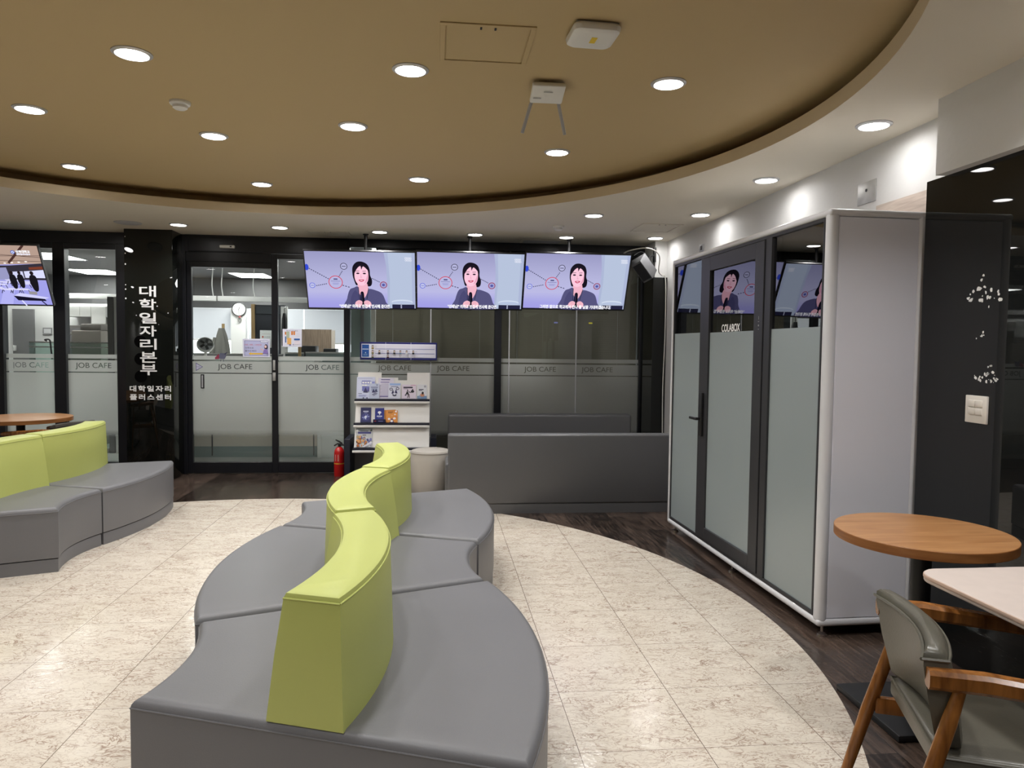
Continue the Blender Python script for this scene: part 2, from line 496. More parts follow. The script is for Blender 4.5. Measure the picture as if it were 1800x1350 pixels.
WX = 2.47
def wall(name, lo, hi, m):
    return struct(MB().box(lo, hi, m).build(name, smooth=False))
wr = wall('wall_right', (WX, 1.0, 0), (WX + 0.15, BY + 0.06, ZC + 0.05), M['white_wall'])
wp = wall('wall_right_pier', (2.295, -3.2, 2.232), (WX + 0.15, 3.21, ZC), M['white_wall'])
wall('wall_left', (-7.0, -3.2, 0), (-6.9, BY, ZC), M['white_wall'])
wall('wall_rear', (-7.0, -3.2, 0), (2.9, -3.1, ZC), M['dark_hall'])
wall('wall_right_core', (2.37, -3.2, 0), (WX + 0.15, 3.32, 2.232), M['dark_hall'])

# black mirror-glass panel on the pier
pan = thing('wall_panel', 'tall black mirror-glass panel beside the booth end, white peeling flecks on it', 'wall panel', (2.345, 2.2, 0))
MB().box((0, -5.0, 0.0), (0.022, 1.14, 2.232), M['black_glass']).build('glass_sheet', pan, smooth=False)
def flecks():
    b = MB(); rnd = random.Random(3)
    spots = []
    for (cy, cz, ry, rz, n, smin, smax) in ((2.93, 1.665, .085, .045, 20, .003, .014), (2.94, 1.49, .03, .012, 5, .003, .008), (2.91, 1.305, .085, .035, 22, .002, .009), (2.88, 1.35, .02, .02, 3, .004, .008)):
        for _ in range(n):
            spots.append((rnd.gauss(cy, ry * .55), rnd.gauss(cz, rz * .55), rnd.uniform(smin, smax)))
    for y, z, s in spots:
        if 1.09 < z < 1.235 and 2.83 < y < 2.99: continue
        k = rnd.randint(5, 7); ph = rnd.uniform(0, 6); st = rnd.uniform(.5, 1.7)
        pts = []
        for i in range(k):
            a = ph + 2 * PI * i / k; r = s * rnd.uniform(.5, 1.1)
            pts.append((y - 2.2 + r * math.cos(a) * st, z + r * math.sin(a)))
        t = [(p[0], p[1]) for p in pts]
        b.loft([[(-0.0005, p[0], p[1]) for p in t], [(0.0005, p[0], p[1]) for p in t]], M['letter_white'])
    o = b.build('peeled_flecks', pan, smooth=False); o['kind'] = 'stuff'; o['label'] = 'white flecks of old adhesive'
flecks()
# wood board fixed to the right wall above the booth
tag(MB().box((WX - 0.018, 3.34, 2.10), (WX, 3.92, 2.232), M['pale_wood']).build('wall_board'), 'pale wood-grain board on the wall above the booth end', 'board')

# far white column at the right, clad in black glass below
cr = struct(MB().box((2.335, 7.745, 0), (WX, 8.2, ZC), M['white_wall']).build('wall_column', smooth=False))
cc = thing('column_cladding', 'black glass cladding round the lower part of the white corner column', 'cladding', (2.33, 7.745, 0))
MB().box((-0.015, -0.015, 0), (0.139, 0.0, 2.19), M['pillar_glass']).build('front_sheet', cc, smooth=False)
MB().box((-0.015, 0.0, 0), (0.0, 0.44, 2.19), M['pillar_glass']).build('side_sheet', cc, smooth=False)

# black sign pillar left of the doors
sp = thing('sign_pillar', 'black glossy pillar with white vertical Korean lettering between the glass doors', 'pillar', (-3.2, 7.86, 0))
MB().box((0, 0, 0), (0.475, 0.36, ZC), M['pillar_glass'], 0.004).build('cladding', sp)
def pillar_text():
    b = MB()
    word = '대학일자리본부'
    z = [1.947, 1.813, 1.673, 1.539, 1.404, 1.269, 1.14]
    for ch, zz in zip(word, z):
        me = fit_text(ch, 0.160, 0.108, 0.0026)
        for dy in (0.0,):
            b.mesh(me, M['letter_white'], Matrix.Translation((0.228, -0.004, zz)) @ UP)
    o = b.build('large_lettering', sp, smooth=False); o['label'] = 'white vertical lettering'
    b = MB()
    for s, zz in (('대학일자리', 0.945), ('플러스센터', 0.857)):
        b.mesh(fit_text(s, 0.405, 0.058, 0.0022, spacing=1.25), M['letter_white'], Matrix.Translation((0.243, -0.004, zz)) @ UP)
    o = b.build('small_lettering', sp, smooth=False); o['label'] = 'two lines of small white lettering'
pillar_text()

for zz in (1.43, 1.25, 1.07):
    MB().lathe([(0.001, 0), (0.062, 0), (0.062, 0.0015), (0.001, 0.0015)], M['matt_black'], 32, Matrix.Translation((0.150, -0.0005, zz)) @ Matrix.Rotation(PI / 2, 4, 'X')).build('round_patch', sp)
b = MB()
for i, zz in enumerate((2.50, 2.33, 2.22, 2.01, 1.965, 1.87)):
    r_ = 0.006 + 0.002 * (i % 3); b.loft([[(0.012 + r_ * math.cos(a) * .8, y, zz + r_ * math.sin(a)) for a in (0.2, 1.4, 2.5, 3.9, 5.2)] for y in (0.0, -0.0012)], M['letter_white'])
o = b.build('paint_chips', sp, smooth=False); o['kind'] = 'stuff'; o['label'] = 'white chipped spots along the edge'

# ------------------------------------------------------------------ glass front
ZS0, ZS1 = 1.102, 1.226
def strip_mesh(x0, x1, centres):
    """film strip with the words cut out of it"""
    cu = bpy.data.curves.new('s', 'FONT'); cu.body = 'JOB CAFE'; cu.size = 0.1
    o = bpy.data.objects.new('s', cu); COL.objects.link(o)
    dg = bpy.context.evaluated_depsgraph_get()
    c2 = o.evaluated_get(dg).to_curve(dg)
    xs = [p.co.x for s in c2.splines for p in s.bezier_points]; ys = [p.co.y for s in c2.splines for p in s.bezier_points]
    cx, cy = (min(xs) + max(xs)) / 2, (min(ys) + max(ys)) / 2
    kx, ky = 0.365 / (max(xs) - min(xs)), 0.073 / (max(ys) - min(ys))
    d = bpy.data.curves.new('strip', 'CURVE'); d.dimensions = '2D'; d.fill_mode = 'BOTH'; d.resolution_u = 4
    for c in centres:
        for s in c2.splines:
            n = d.splines.new('BEZIER'); n.bezier_points.add(len(s.bezier_points) - 1); n.use_cyclic_u = True
            for a, q in zip(n.bezier_points, s.bezier_points):
                for at in ('co', 'handle_left', 'handle_right'):
                    v = getattr(q, at)
                    setattr(a, at, ((v.x - cx) * kx + c, (v.y - cy) * ky + 1.162, 0))
                a.handle_left_type = a.handle_right_type = 'FREE'
                for at in ('co', 'handle_left', 'handle_right'):
                    v = getattr(q, at)
                    setattr(a, at, ((v.x - cx) * kx + c, (v.y - cy) * ky + 1.162, 0))
    r = d.splines.new('POLY'); r.points.add(3); r.use_cyclic_u = True
    for p, co in zip(r.points, ((x0, ZS0), (x1, ZS0), (x1, ZS1), (x0, ZS1))): p.co = (*co, 0, 1)
    o.to_curve_clear()
    bpy.data.objects.remove(o)
    o2 = bpy.data.objects.new('s2', d); COL.objects.link(o2)
    dg = bpy.context.evaluated_depsgraph_get()
    me = bpy.data.meshes.new_from_object(o2.evaluated_get(dg))
    bpy.data.objects.remove(o2)
    return me

def bay(name, x0, x1, z0, z1, centres, stile=(0.0, 0.0), rails=(0.0, 0.0), joints=(), y=BY):
    """one glazed bay: x0..x1 is the clear opening"""
    r = bpy.data.objects.new(name, None); COL.objects.link(r); r['kind'] = 'structure'
    MB().box((x0, y, z0), (x1, y + 0.010, z1), M['glass']).build('pane', r, smooth=False)
    yf = y - 0.003
    b = MB()
    b.mesh(strip_mesh(x0, x1, centres), M['film'], Matrix.Translation((0, yf, 0)) @ UP)
    b.poly([(x0, yf, 1.244), (x1, yf, 1.244), (x1, yf, 1.288), (x0, yf, 1.288)], M['film'])
    b.build('lettered_film', r, smooth=False)
    MB().poly([(x0, yf, z0), (x1, yf, z0), (x1, yf, 1.092), (x0, yf, 1.092)], M['film_fade']).build('lower_film', r, smooth=False)
    if stile != (0.0, 0.0) or rails != (0.0, 0.0):
        b = MB()
        if stile[0]: b.box((x0 - stile[0], y - 0.02, z0 - rails[0]), (x0, y + 0.03, z1 + rails[1]), M['black_frame'], 0.003, 1)
        if stile[1]: b.box((x1, y - 0.02, z0 - rails[0]), (x1 + stile[1], y + 0.03, z1 + rails[1]), M['black_frame'], 0.003, 1)
        b.box((x0, y - 0.02, z0 - rails[0]), (x1, y + 0.03, z0), M['black_frame'], 0.003, 1)
        b.box((x0, y - 0.02, z1), (x1, y + 0.03, z1 + rails[1]), M['black_frame'], 0.003, 1)
        b.build('frame', r, smooth=False)
    if joints:
        b = MB()
        for xj in joints: b.box((xj - 0.006, y - 0.006, z0), (xj + 0.006, y + 0.014, z1), M['grey_plastic'])
        b.build('joint', r, smooth=False)
    return r
w1 = bay('window_1', -4.54, -4.04, 0.13, 2.40, (-4.30,))
w2 = bay('window_2', -3.92, -3.405, 0.13, 2.40, (-3.665,))
d1 = bay('door_1', -2.644, -1.807, 0.125, 2.24, (-2.20,), (0.05, 0.0), (0.12, 0.06))
d2 = bay('door_2', -1.741, -1.03, 0.125, 2.345, (-1.268,), (0.066, 0.0), (0.12, 0.05))
w3 = bay('window_3', -0.966, 0.631, 0.10, 2.49, (-0.48, 0.17), joints=(-0.081,))
w4 = bay('window_4', 0.708, 2.295, 0.10, 2.49, (1.155, 1.815), joints=(0.80, 1.568))
# black aluminium members of the front
b = MB()
for x0, x1 in ((-4.70, -4.54), (-4.04, -3.92), (-3.405, -3.20)):
    b.box((x0, BY - 0.05, 0), (x1, BY + 0.05, ZC), M['black_frame'], 0.003, 1)
b.box((-4.70, BY - 0.045, 2.40), (-3.2, BY + 0.045, ZC), M['black_frame'])
b.box((-4.70, BY - 0.062, 2.46), (-3.2, BY - 0.04, ZC), M['black_frame'])
b.box((-4.70, BY - 0.045, 0), (-3.2, BY + 0.045, 0.13), M['black_frame'])
struct(b.build('trim_1', smooth=False))
b = MB()
b.box((-2.75, BY - 0.05, 0), (-2.694, BY + 0.05, ZC), M['black_frame'], 0.003, 1)
b.box((-2.694, BY - 0.05, 2.40), (-0.966, BY + 0.05, ZC), M['black_frame'])
b.box((-2.694, BY - 0.03, 2.30), (-1.807, BY + 0.05, 2.40), M['black_frame'])
b.box((-2.66, BY - 0.062, 2.405), (-0.98, BY - 0.04, 2.55), M['black_frame'], 0.004, 1)
b.box((-1.03, BY - 0.05, 0), (-0.966, BY + 0.05, 2.40), M['black_frame'], 0.003, 1)
b.box((0.631, BY - 0.05, 0), (0.708, BY + 0.05, 2.49), M['black_frame'], 0.003, 1)
b.box((2.295, BY - 0.05, 0), (2.34, BY + 0.05, ZC), M['black_frame'], 0.003, 1)
b.box((-0.966, BY - 0.05, 2.49), (2.295, BY + 0.05, ZC), M['black_frame'], 0.003, 1)
b.box((-0.966, BY - 0.05, 0), (2.295, BY + 0.05, 0.10), M['black_frame'], 0.003, 1)
struct(b.build('trim_2', smooth=False))
# sliding-door hardware
b = MB(); b.box((-2.558, BY - 0.016, 0.93), (-2.522, BY - 0.004, 1.085), M['black_frame'], 0.003); b.box((-2.548, BY - 0.0175, 0.942), (-2.532, BY - 0.015, 1.073), M['grey_plastic'])
b.build('door_handle', d1)
b = MB(); b.box((-1.792, BY - 0.03, 1.135), (-1.768, BY - 0.02, 1.245), M['plate_steel'], 0.002); b.box((-1.795, BY - 0.032, 1.02), (-1.765, BY - 0.02, 1.11), M['plate_steel'], 0.002)
b.build('lock_plate', d2)
ds = thing('door_sensor', 'slim grey motion sensor on the black header above the glass door', 'sensor', (-2.25, BY - 0.062, 2.455))
MB().box((-0.077, -0.035, -0.016), (0.077, 0, 0.016), M['white_plastic'], 0.006).build('sensor_body', ds)
MB().box((0.03, -0.037, -0.006), (0.05, -0.034, 0.006), M['black_plastic']).build('sensor_window', ds)

# ------------------------------------------------------------------ downlights
def downlight(x, y, z, label, group, r=0.072, power=1.0, spread=125):
    t = thing('ceiling_downlight', label, 'ceiling light', (x, y, z), 0, group)
    MB().lathe([(r + 0.016, 0.0), (r + 0.016, -0.004), (r + 0.006, -0.010), (r, -0.010), (r, -0.002)], M['lamp_ring'], 28).build('trim_ring', t)
    MB().lathe([(0.0005, -0.005), (r, -0.005), (r, -0.0035), (0.0005, -0.0035)], M['lens'], 28).build('lamp_lens', t)
    l = bpy.data.lights.new('lamp', 'AREA'); l.shape = 'DISK'; l.size = 2 * r * 0.95
    l.energy = LAMP_W * power; l.color = (1.0, 0.995, 0.985); l.spread = math.radians(spread)
    lo = bpy.data.objects.new('lamp', l); COL.objects.link(lo); lo.parent = t; lo.location = (0, 0, -0.008)
    return t
G1, G2 = 'downlights in the cream ceiling', 'downlights in the tan round ceiling'
for x, y, s in (
    (2.23, 3.61, 'largest round downlight in the cream ceiling, above the booth near corner'),
    (2.23, 4.85, 'round downlight in the cream ceiling above the booth door'),
    (2.25, 6.16, 'round downlight in the cream ceiling between square hatch and booth far end'),
    (2.26, 7.51, 'round downlight just in front of the white corner column'),
    (1.35, 6.34, 'round downlight between tan ceiling rim and small smoke detector'),
    (1.335, 7.62, 'round downlight beside the ceiling vent above the screen with the longest subtitle'),
    (0.375, 7.60, 'round downlight above the middle of the three woman screens'),
    (-0.60, 7.60, 'round downlight above the woman screen nearest the glass doors'),
    (-1.57, 7.49, 'round downlight above the right-hand sliding door leaf'),
    (-2.535, 7.49, 'round downlight by the corner of the black sign pillar'),
    (-3.50, 7.46, 'round downlight above the glass doors left of the sign pillar')):
    if x > 2.2: downlight(x, y, ZC, s, G1, power=0.2, spread=165)
    else: downlight(x, y, ZC, s, G1)
for x, y, s in (
    (-1.405, 3.57, 'largest downlight in the tan ceiling, upper left, brightest of all'),
    (-0.14, 3.60, 'downlight in the tan ceiling just left of the square access hatch'),
    (1.137, 3.61, 'downlight in the tan ceiling right of the white router'),
    (-2.325, 4.48, 'downlight in the tan ceiling at the left picture edge'),
    (-1.43, 4.88, 'downlight in the tan ceiling just beyond the smoke detector'),
    (-0.52, 4.55, 'downlight in the tan ceiling, alone in its middle'),
    (0.795, 4.95, 'downlight in the tan ceiling below the router antennas'),
    (-2.74, 5.87, 'downlight near the rim of the tan ceiling, far left'),
    (-1.458, 6.27, 'downlight near the tan ceiling rim above the glass door'),
    (-0.157, 5.90, 'downlight near the tan ceiling rim above the middle screen')):
    downlight(x, y, ZD, s, G2)
downlight(1.0, -1.35, ZC, 'round downlight in the ceiling outside the picture', 'downlights outside the picture', power=2.2, spread=178)
for x, y, z in ((-4.0, 3.0, ZD), (-3.05, 1.65, ZD), (-0.5, 2.1, ZD), (0.9, 2.2, ZD), (-2.0, 2.4, ZD), (-1.2, 1.1, ZD), (2.1, 2.2, ZC), (2.0, 0.6, ZC), (0.6, -0.4, ZC), (-1.8, -0.6, ZC), (-4.55, 5.96, ZC), (-5.45, 4.66, ZC), (-6.5, 2.6, ZC), (-6.6, 1.04, ZC), (-4.58, -0.57, ZC), (-5.61, -2.15, ZC)):
    downlight(x, y, z, 'round downlight in the ceiling outside the picture', 'downlights outside the picture')

# ------------------------------------------------------------------ ceiling fittings
def hatch(x0, x1, y0, y1, z, m, label):
    t = thing('ceiling_hatch', label, 'access hatch', ((x0 + x1) / 2, (y0 + y1) / 2, z))
    w, d = (x1 - x0) / 2, (y1 - y0) / 2
    b = MB()
    for lo, hi in (((-w, -d), (w, -d + .022)), ((-w, d - .022), (w, d)), ((-w, -d + .022), (-w + .022, d - .022)), ((w - .022, -d + .022), (w, d - .022))):
        b.box((*lo, -0.006), (*hi, 0), m, 0.001, 1)
    b.build('frame', t)
    MB().box((-w + .027, -d + .027, -0.003), (w - .027, d - .027, 0), m, 0.001, 1).build('lid', t)
    for xx in (-0.03, 0.03): MB().box((xx - .004, -d + .024, -0.007), (xx + .004, -d + .045, -0.002), M['dark_metal']).build('latch', t)
hatch(0.0, 0.40, 3.06, 3.47, ZD, M['tan_ceiling'], 'square access hatch in the tan round ceiling')
hatch(1.89, 2.28, 6.67, 7.13, ZC, M['cream_ceiling'], 'square access hatch in the cream ceiling beside the booth')
hatch(-1.35, -0.92, 7.66, 7.95, ZC, M['cream_ceiling'], 'faint access hatch in the cream ceiling above the glass doors')
v = thing('ceiling_vent', 'flat rectangular air vent in the cream ceiling above the screens', 'air vent', (1.12, 7.97, ZC))
MB().box((-0.23, -0.13, -0.008), (0.23, 0.13, 0), M['cream_ceiling'], 0.002, 1).build('vent_frame', v)
b = MB()
for k in range(7): b.box((-0.20, -0.10 + k * 0.03, -0.012), (0.20, -0.085 + k * 0.03, -0.007), M['grey_plastic'])
b.build('louvre', v)
def smoke(x, y, z, r, label):
    t = thing('smoke_detector', label, 'smoke detector', (x, y, z))
    MB().lathe([(r, 0), (r, -0.012), (r * 0.92, -0.018), (r * 0.6, -0.02)], M['white_plastic'], 28).build('base', t)
    MB().lathe([(r * 0.7, -0.018), (r * 0.7, -0.034), (r * 0.5, -0.042), (0.001, -0.044)], M['white_plastic'], 28).build('sensor_head', t)
smoke(-1.42, 4.24, ZD, 0.055, 'white smoke detector on the tan round ceiling')
smoke(1.14, 6.96, ZC, 0.055, 'small smoke detector on the cream ceiling near the vent')
t = tag(MB().lathe([(0.125, 0), (0.125, -0.004), (0.115, -0.008), (0.001, -0.008)], M['grey_plastic'], 32).build('ceiling_speaker'), 'flat round speaker grille in the ceiling above the sign pillar', 'speaker')
t.location = (-3.0, 7.47, ZC)
# access point
ap = thing('wireless_access_point', 'white rounded access point with yellow sticker on the tan ceiling', 'access point', (0.635, 3.06, ZD), math.radians(3))
MB().box((-0.09, -0.085, -0.012), (0.09, 0.09, 0), M['grey_plastic'], 0.004).build('mounting_plate', ap)
def rrect(w, d, r, n=6):
    p = []
    for cx, cy, a in ((w - r, d - r, 0), (-w + r, d - r, PI / 2), (-w + r, -d + r, PI), (w - r, -d + r, 1.5 * PI)):
        p += [(cx + r * math.cos(a + PI / 2 * i / n), cy + r * math.sin(a + PI / 2 * i / n)) for i in range(n + 1)]
    return p
b = MB()
pr = [(0.097, 0.094, -0.010), (0.100, 0.097, -0.018), (0.096, 0.093, -0.036), (0.086, 0.083, -0.044), (0.072, 0.07, -0.046)]
b.loft([[(x, y, z) for x, y in rrect(w, d, 0.03)] for w, d, z in pr], M['white_plastic'])
b.build('cover', ap)
MB().box((-0.012, -0.035, -0.0475), (0.012, 0.02, -0.0455), M['yellow']).build('sticker', ap)
MB().lathe([(0.003, -0.045), (0.003, -0.0468), (0.0005, -0.047)], M['letter_white'], 10, Matrix.Translation((0.055, 0.03, 0))).build('status_light', ap)
# router
ro = thing('wifi_router', 'white router with two grey antennas hanging from the tan ceiling', 'router', (0.54, 3.70, ZD))
MB().box((-0.06, -0.02, -0.035), (0.06, 0.05, 0), M['dark_grey_plastic'], 0.004).build('bracket', ro)
tilt = Matrix.Translation((0, 0, -0.035)) @ Matrix.Rotation(math.radians(-18), 4, 'X')
MB().box((-0.083, -0.07, -0.026), (0.083, 0.07, 0.0), M['white_plastic'], 0.008, mtx=tilt).build('body', ro)
MB().box((-0.022, -0.03, -0.0312), (0.022, -0.025, -0.0298), M['grey_plastic'], mtx=tilt).build('printed_mark', ro)
MB().box((-0.07, 0.02, -0.0312), (-0.03, 0.026, -0.0298), M['grey_plastic'], mtx=tilt).build('printed_mark', ro)
for s in (-1, 1):
    MB().tube([(s * 0.068, 0.075, -0.062), (s * 0.075, 0.09, -0.082), (s * 0.112, 0.12, -0.215)], [0.008, 0.009, 0.0085], M['grey_plastic'], 12).build('antenna', ro)

# ------------------------------------------------------------------ wall fittings
pl = thing('blank_wall_plate', 'square steel cover plate high on the white wall above the booth', 'cover plate', (WX, 4.04, 2.33))
MB().box((-0.006, -0.09, -0.06), (0, 0.09, 0.065), M['plate_steel'], 0.002).build('plate', pl)
MB().lathe([(0.009, 0), (0.009, 0.003), (0.001, 0.003)], M['black_plastic'], 12, Matrix.Translation((-0.006, 0, 0.015)) @ Matrix.Rotation(-PI / 2, 4, 'Y')).build('cable_hole', pl)
so = thing('wall_socket', 'small grey socket high on the white wall near the corner column', 'socket', (WX, 6.7, 2.37))
MB().box((-0.008, -0.055, -0.035), (0, 0.055, 0.035), M['grey_plastic'], 0.003).build('faceplate', so)
MB().box((-0.011, -0.025, -0.02), (-0.007, 0.025, 0.02), M['dark_grey_plastic'], 0.002).build('outlet', so)
lsw = thing('light_switch', 'cream four-gang light switch on the black glass panel', 'light switch', (2.345, 2.945, 1.165))
MB().box((-0.010, -0.064, -0.060), (0, 0.064, 0.060), M['cream_plastic'], 0.003).build('faceplate', lsw)
for yy in (-0.021, 0.021):
    for zz in (-0.008, 0.025):
        MB().box((-0.015, yy - 0.020, zz - 0.015), (-0.009, yy + 0.020, zz + 0.015), M['cream_plastic'], 0.002).build('rocker', lsw)

# ------------------------------------------------------------------ curved sofas
RI, RO_, RB0, RB1 = 0.85, 2.02, 1.285, 1.515
def ang_outline(c, a0, a1, r0, r1, n=18, inset=0.0):
    e0, e1 = a0, a1
    p = arc(c[0], c[1], r1 - inset, e0 + inset / r1, e1 - inset / r1, n) + list(reversed(arc(c[0], c[1], r0 + inset, e0 + inset / r0, e1 - inset / r0, n)))
    return p
def sofa_module(c, mid_deg, half_deg, label, bend_out, hs=0.40, hb=0.757, back=(0, 0)):
    a0, a1 = math.radians(mid_deg - half_deg), math.radians(mid_deg + half_deg)
    am = math.radians(mid_deg); rm = 1.435
    base = Vector((c[0] + rm * math.cos(am), c[1] + rm * math.sin(am), 0))
    t = thing('curved_sofa_module', label, 'sofa', base, 0, 'curved sofa modules')
    T = Matrix.Translation(-base)
    g = 0.0045
    o = ang_outline(c, a0 + g, a1 - g, RI, RO_)
    MB().prism(o, 0.088, hs, M['grey_vinyl'], 0.028, 4, T).build('seat_cushion', t)
    b = MB(); b.prism(ang_outline(c, a0 + g, a1 - g, RI, RO_, inset=0.004), 0.0, 0.082, M['grey_vinyl'], 0.004, 2, T); b.prism(ang_outline(c, a0 + g, a1 - g, RI, RO_, inset=0.025), 0.08, 0.089, M['black_cloth'], mtx=T)
    b.build('plinth', t)
    pi = ang_outline(c, a0 + g, a1 - g, RI, RO_, inset=0.0)
    loop = [(x, y, hs - 0.027) for x, y in pi]; loop.append(loop[0])
    def resample(l, d=0.06):
        out = []
        for p, q in zip(l[:-1], l[1:]):
            p, q = Vector(p), Vector(q); n = max(1, int((q - p).length / d))
            out += [p.lerp(q, i / n) for i in range(n)]
        out.append(Vector(l[-1])); return out
    MB().tube(resample(loop), 0.0028, M['grey_vinyl'], 6, T).build('piping', t)
    # backrest: tapers upward, slightly domed top
    b0, b1 = a0 + g * 2 + back[0], a1 - g * 2 - back[1]
    rings = []
    n = 20
    lean = 0.052
    prof = [(RB0, RB1, hs - 0.004), (RB0 + lean * 0.5, RB1 - 0.006, hs + 0.18), (RB0 + lean, RB1 - 0.012, hb - 0.02), (RB0 + lean + 0.006, RB1 - 0.017, hb - 0.006), (RB0 + lean + 0.018, RB1 - 0.028, hb)]
    for i, (q0, q1, z) in enumerate(prof):
        ins = 0.0 if i < 2 else (0.004 if i == 2 else 0.008 if i == 3 else 0.018)
        rings.append([(x, y, z) for x, y in arc(c[0], c[1], q1, b0 + ins / q1, b1 - ins / q1, n) + list(reversed(arc(c[0], c[1], q0, b0 + ins / q0, b1 - ins / q0, n)))])
    bk = MB().loft(rings, M['lime_vinyl'], T).build('backrest', t)
    bk['label'] = 'lime green backrest'
    l2 = rings[2] + [rings[2][0]]
    MB().tube(resample(l2), 0.0028, M['lime_vinyl'], 6, T).build('piping', bk)
    return t
H = 20.9
sofa_module((-1.66, 2.42), 0, H, 'nearest grey curved seat with lime backrest, in the foreground', 1)
sofa_module((1.005, 3.458), 180, H, 'middle curved seat with lime backrest between nearest and farthest seats', 1)
sofa_module((-1.67, 4.497), 0, H, 'farthest seat of the winding central sofa, next to the grey bench', 1)
CA, CB = (-1.521, 4.989), (-4.218, 5.971)
# left sofa, cut by the picture edge
sofa_module(CA, 180 + 0.0 - 20 + H + 0.0, H, 'grey curved seat with lime backrest cut by the left picture edge', 1)
sofa_module(CB, -20 + 18.6, 18.6, 'grey curved seat with lime backrest beside the black sign pillar', 1, back=(0.0, -0.03))

# ------------------------------------------------------------------ straight benches and pouf
def rbox(lo, hi, m, r=0.02, seg=3): return MB().box(lo, hi, m, r, seg)
be = thing('upholstered_bench', 'long grey bench seen from behind, standing in front of the booth', 'bench', (1.1, 6.1, 0))
rbox((-1.01, 0, 0.08), (0.95, 0.14, 0.676), M['bench_vinyl'], 0.018).build('backrest', be)
rbox((-1.03, 0.14, 0.08), (0.95, 0.62, 0.41), M['bench_vinyl'], 0.025).build('seat', be)
MB().box((-1.005, 0.006, 0), (0.945, 0.61, 0.08), M['bench_vinyl']).build('plinth', be)
be = thing('upholstered_bench', 'long grey bench against the dark glass wall, only its back showing', 'bench', (1.12, 7.72, 0))
rbox((-1.01, 0, 0.08), (0.985, 0.16, 0.70), M['bench_vinyl'], 0.03, 4).build('backrest', be)
rbox((-1.01, -0.52, 0.08), (0.985, 0, 0.41), M['bench_vinyl'], 0.025).build('seat', be)
MB().box((-1.0, -0.51, 0), (0.975, 0.15, 0.08), M['bench_vinyl']).build('plinth', be)
pf = thing('round_pouf', 'round beige-grey stool at the end of the bench by the brochure rack', 'stool', (-0.06, 6.86, 0))
MB().lathe([(0.001, 0.45), (0.15, 0.447), (0.18, 0.438), (0.19, 0.42), (0.192, 0.02), (0.18, 0.0), (0.001, 0)][::-1], M['beige_vinyl'], 40).build('body', pf)
b = MB(); b.tube([(0.1915 * math.cos(2 * PI * k / 48), 0.1915 * math.sin(2 * PI * k / 48), 0.425) for k in range(49)], 0.003, M['beige_vinyl'], 6); b.build('piping', pf)
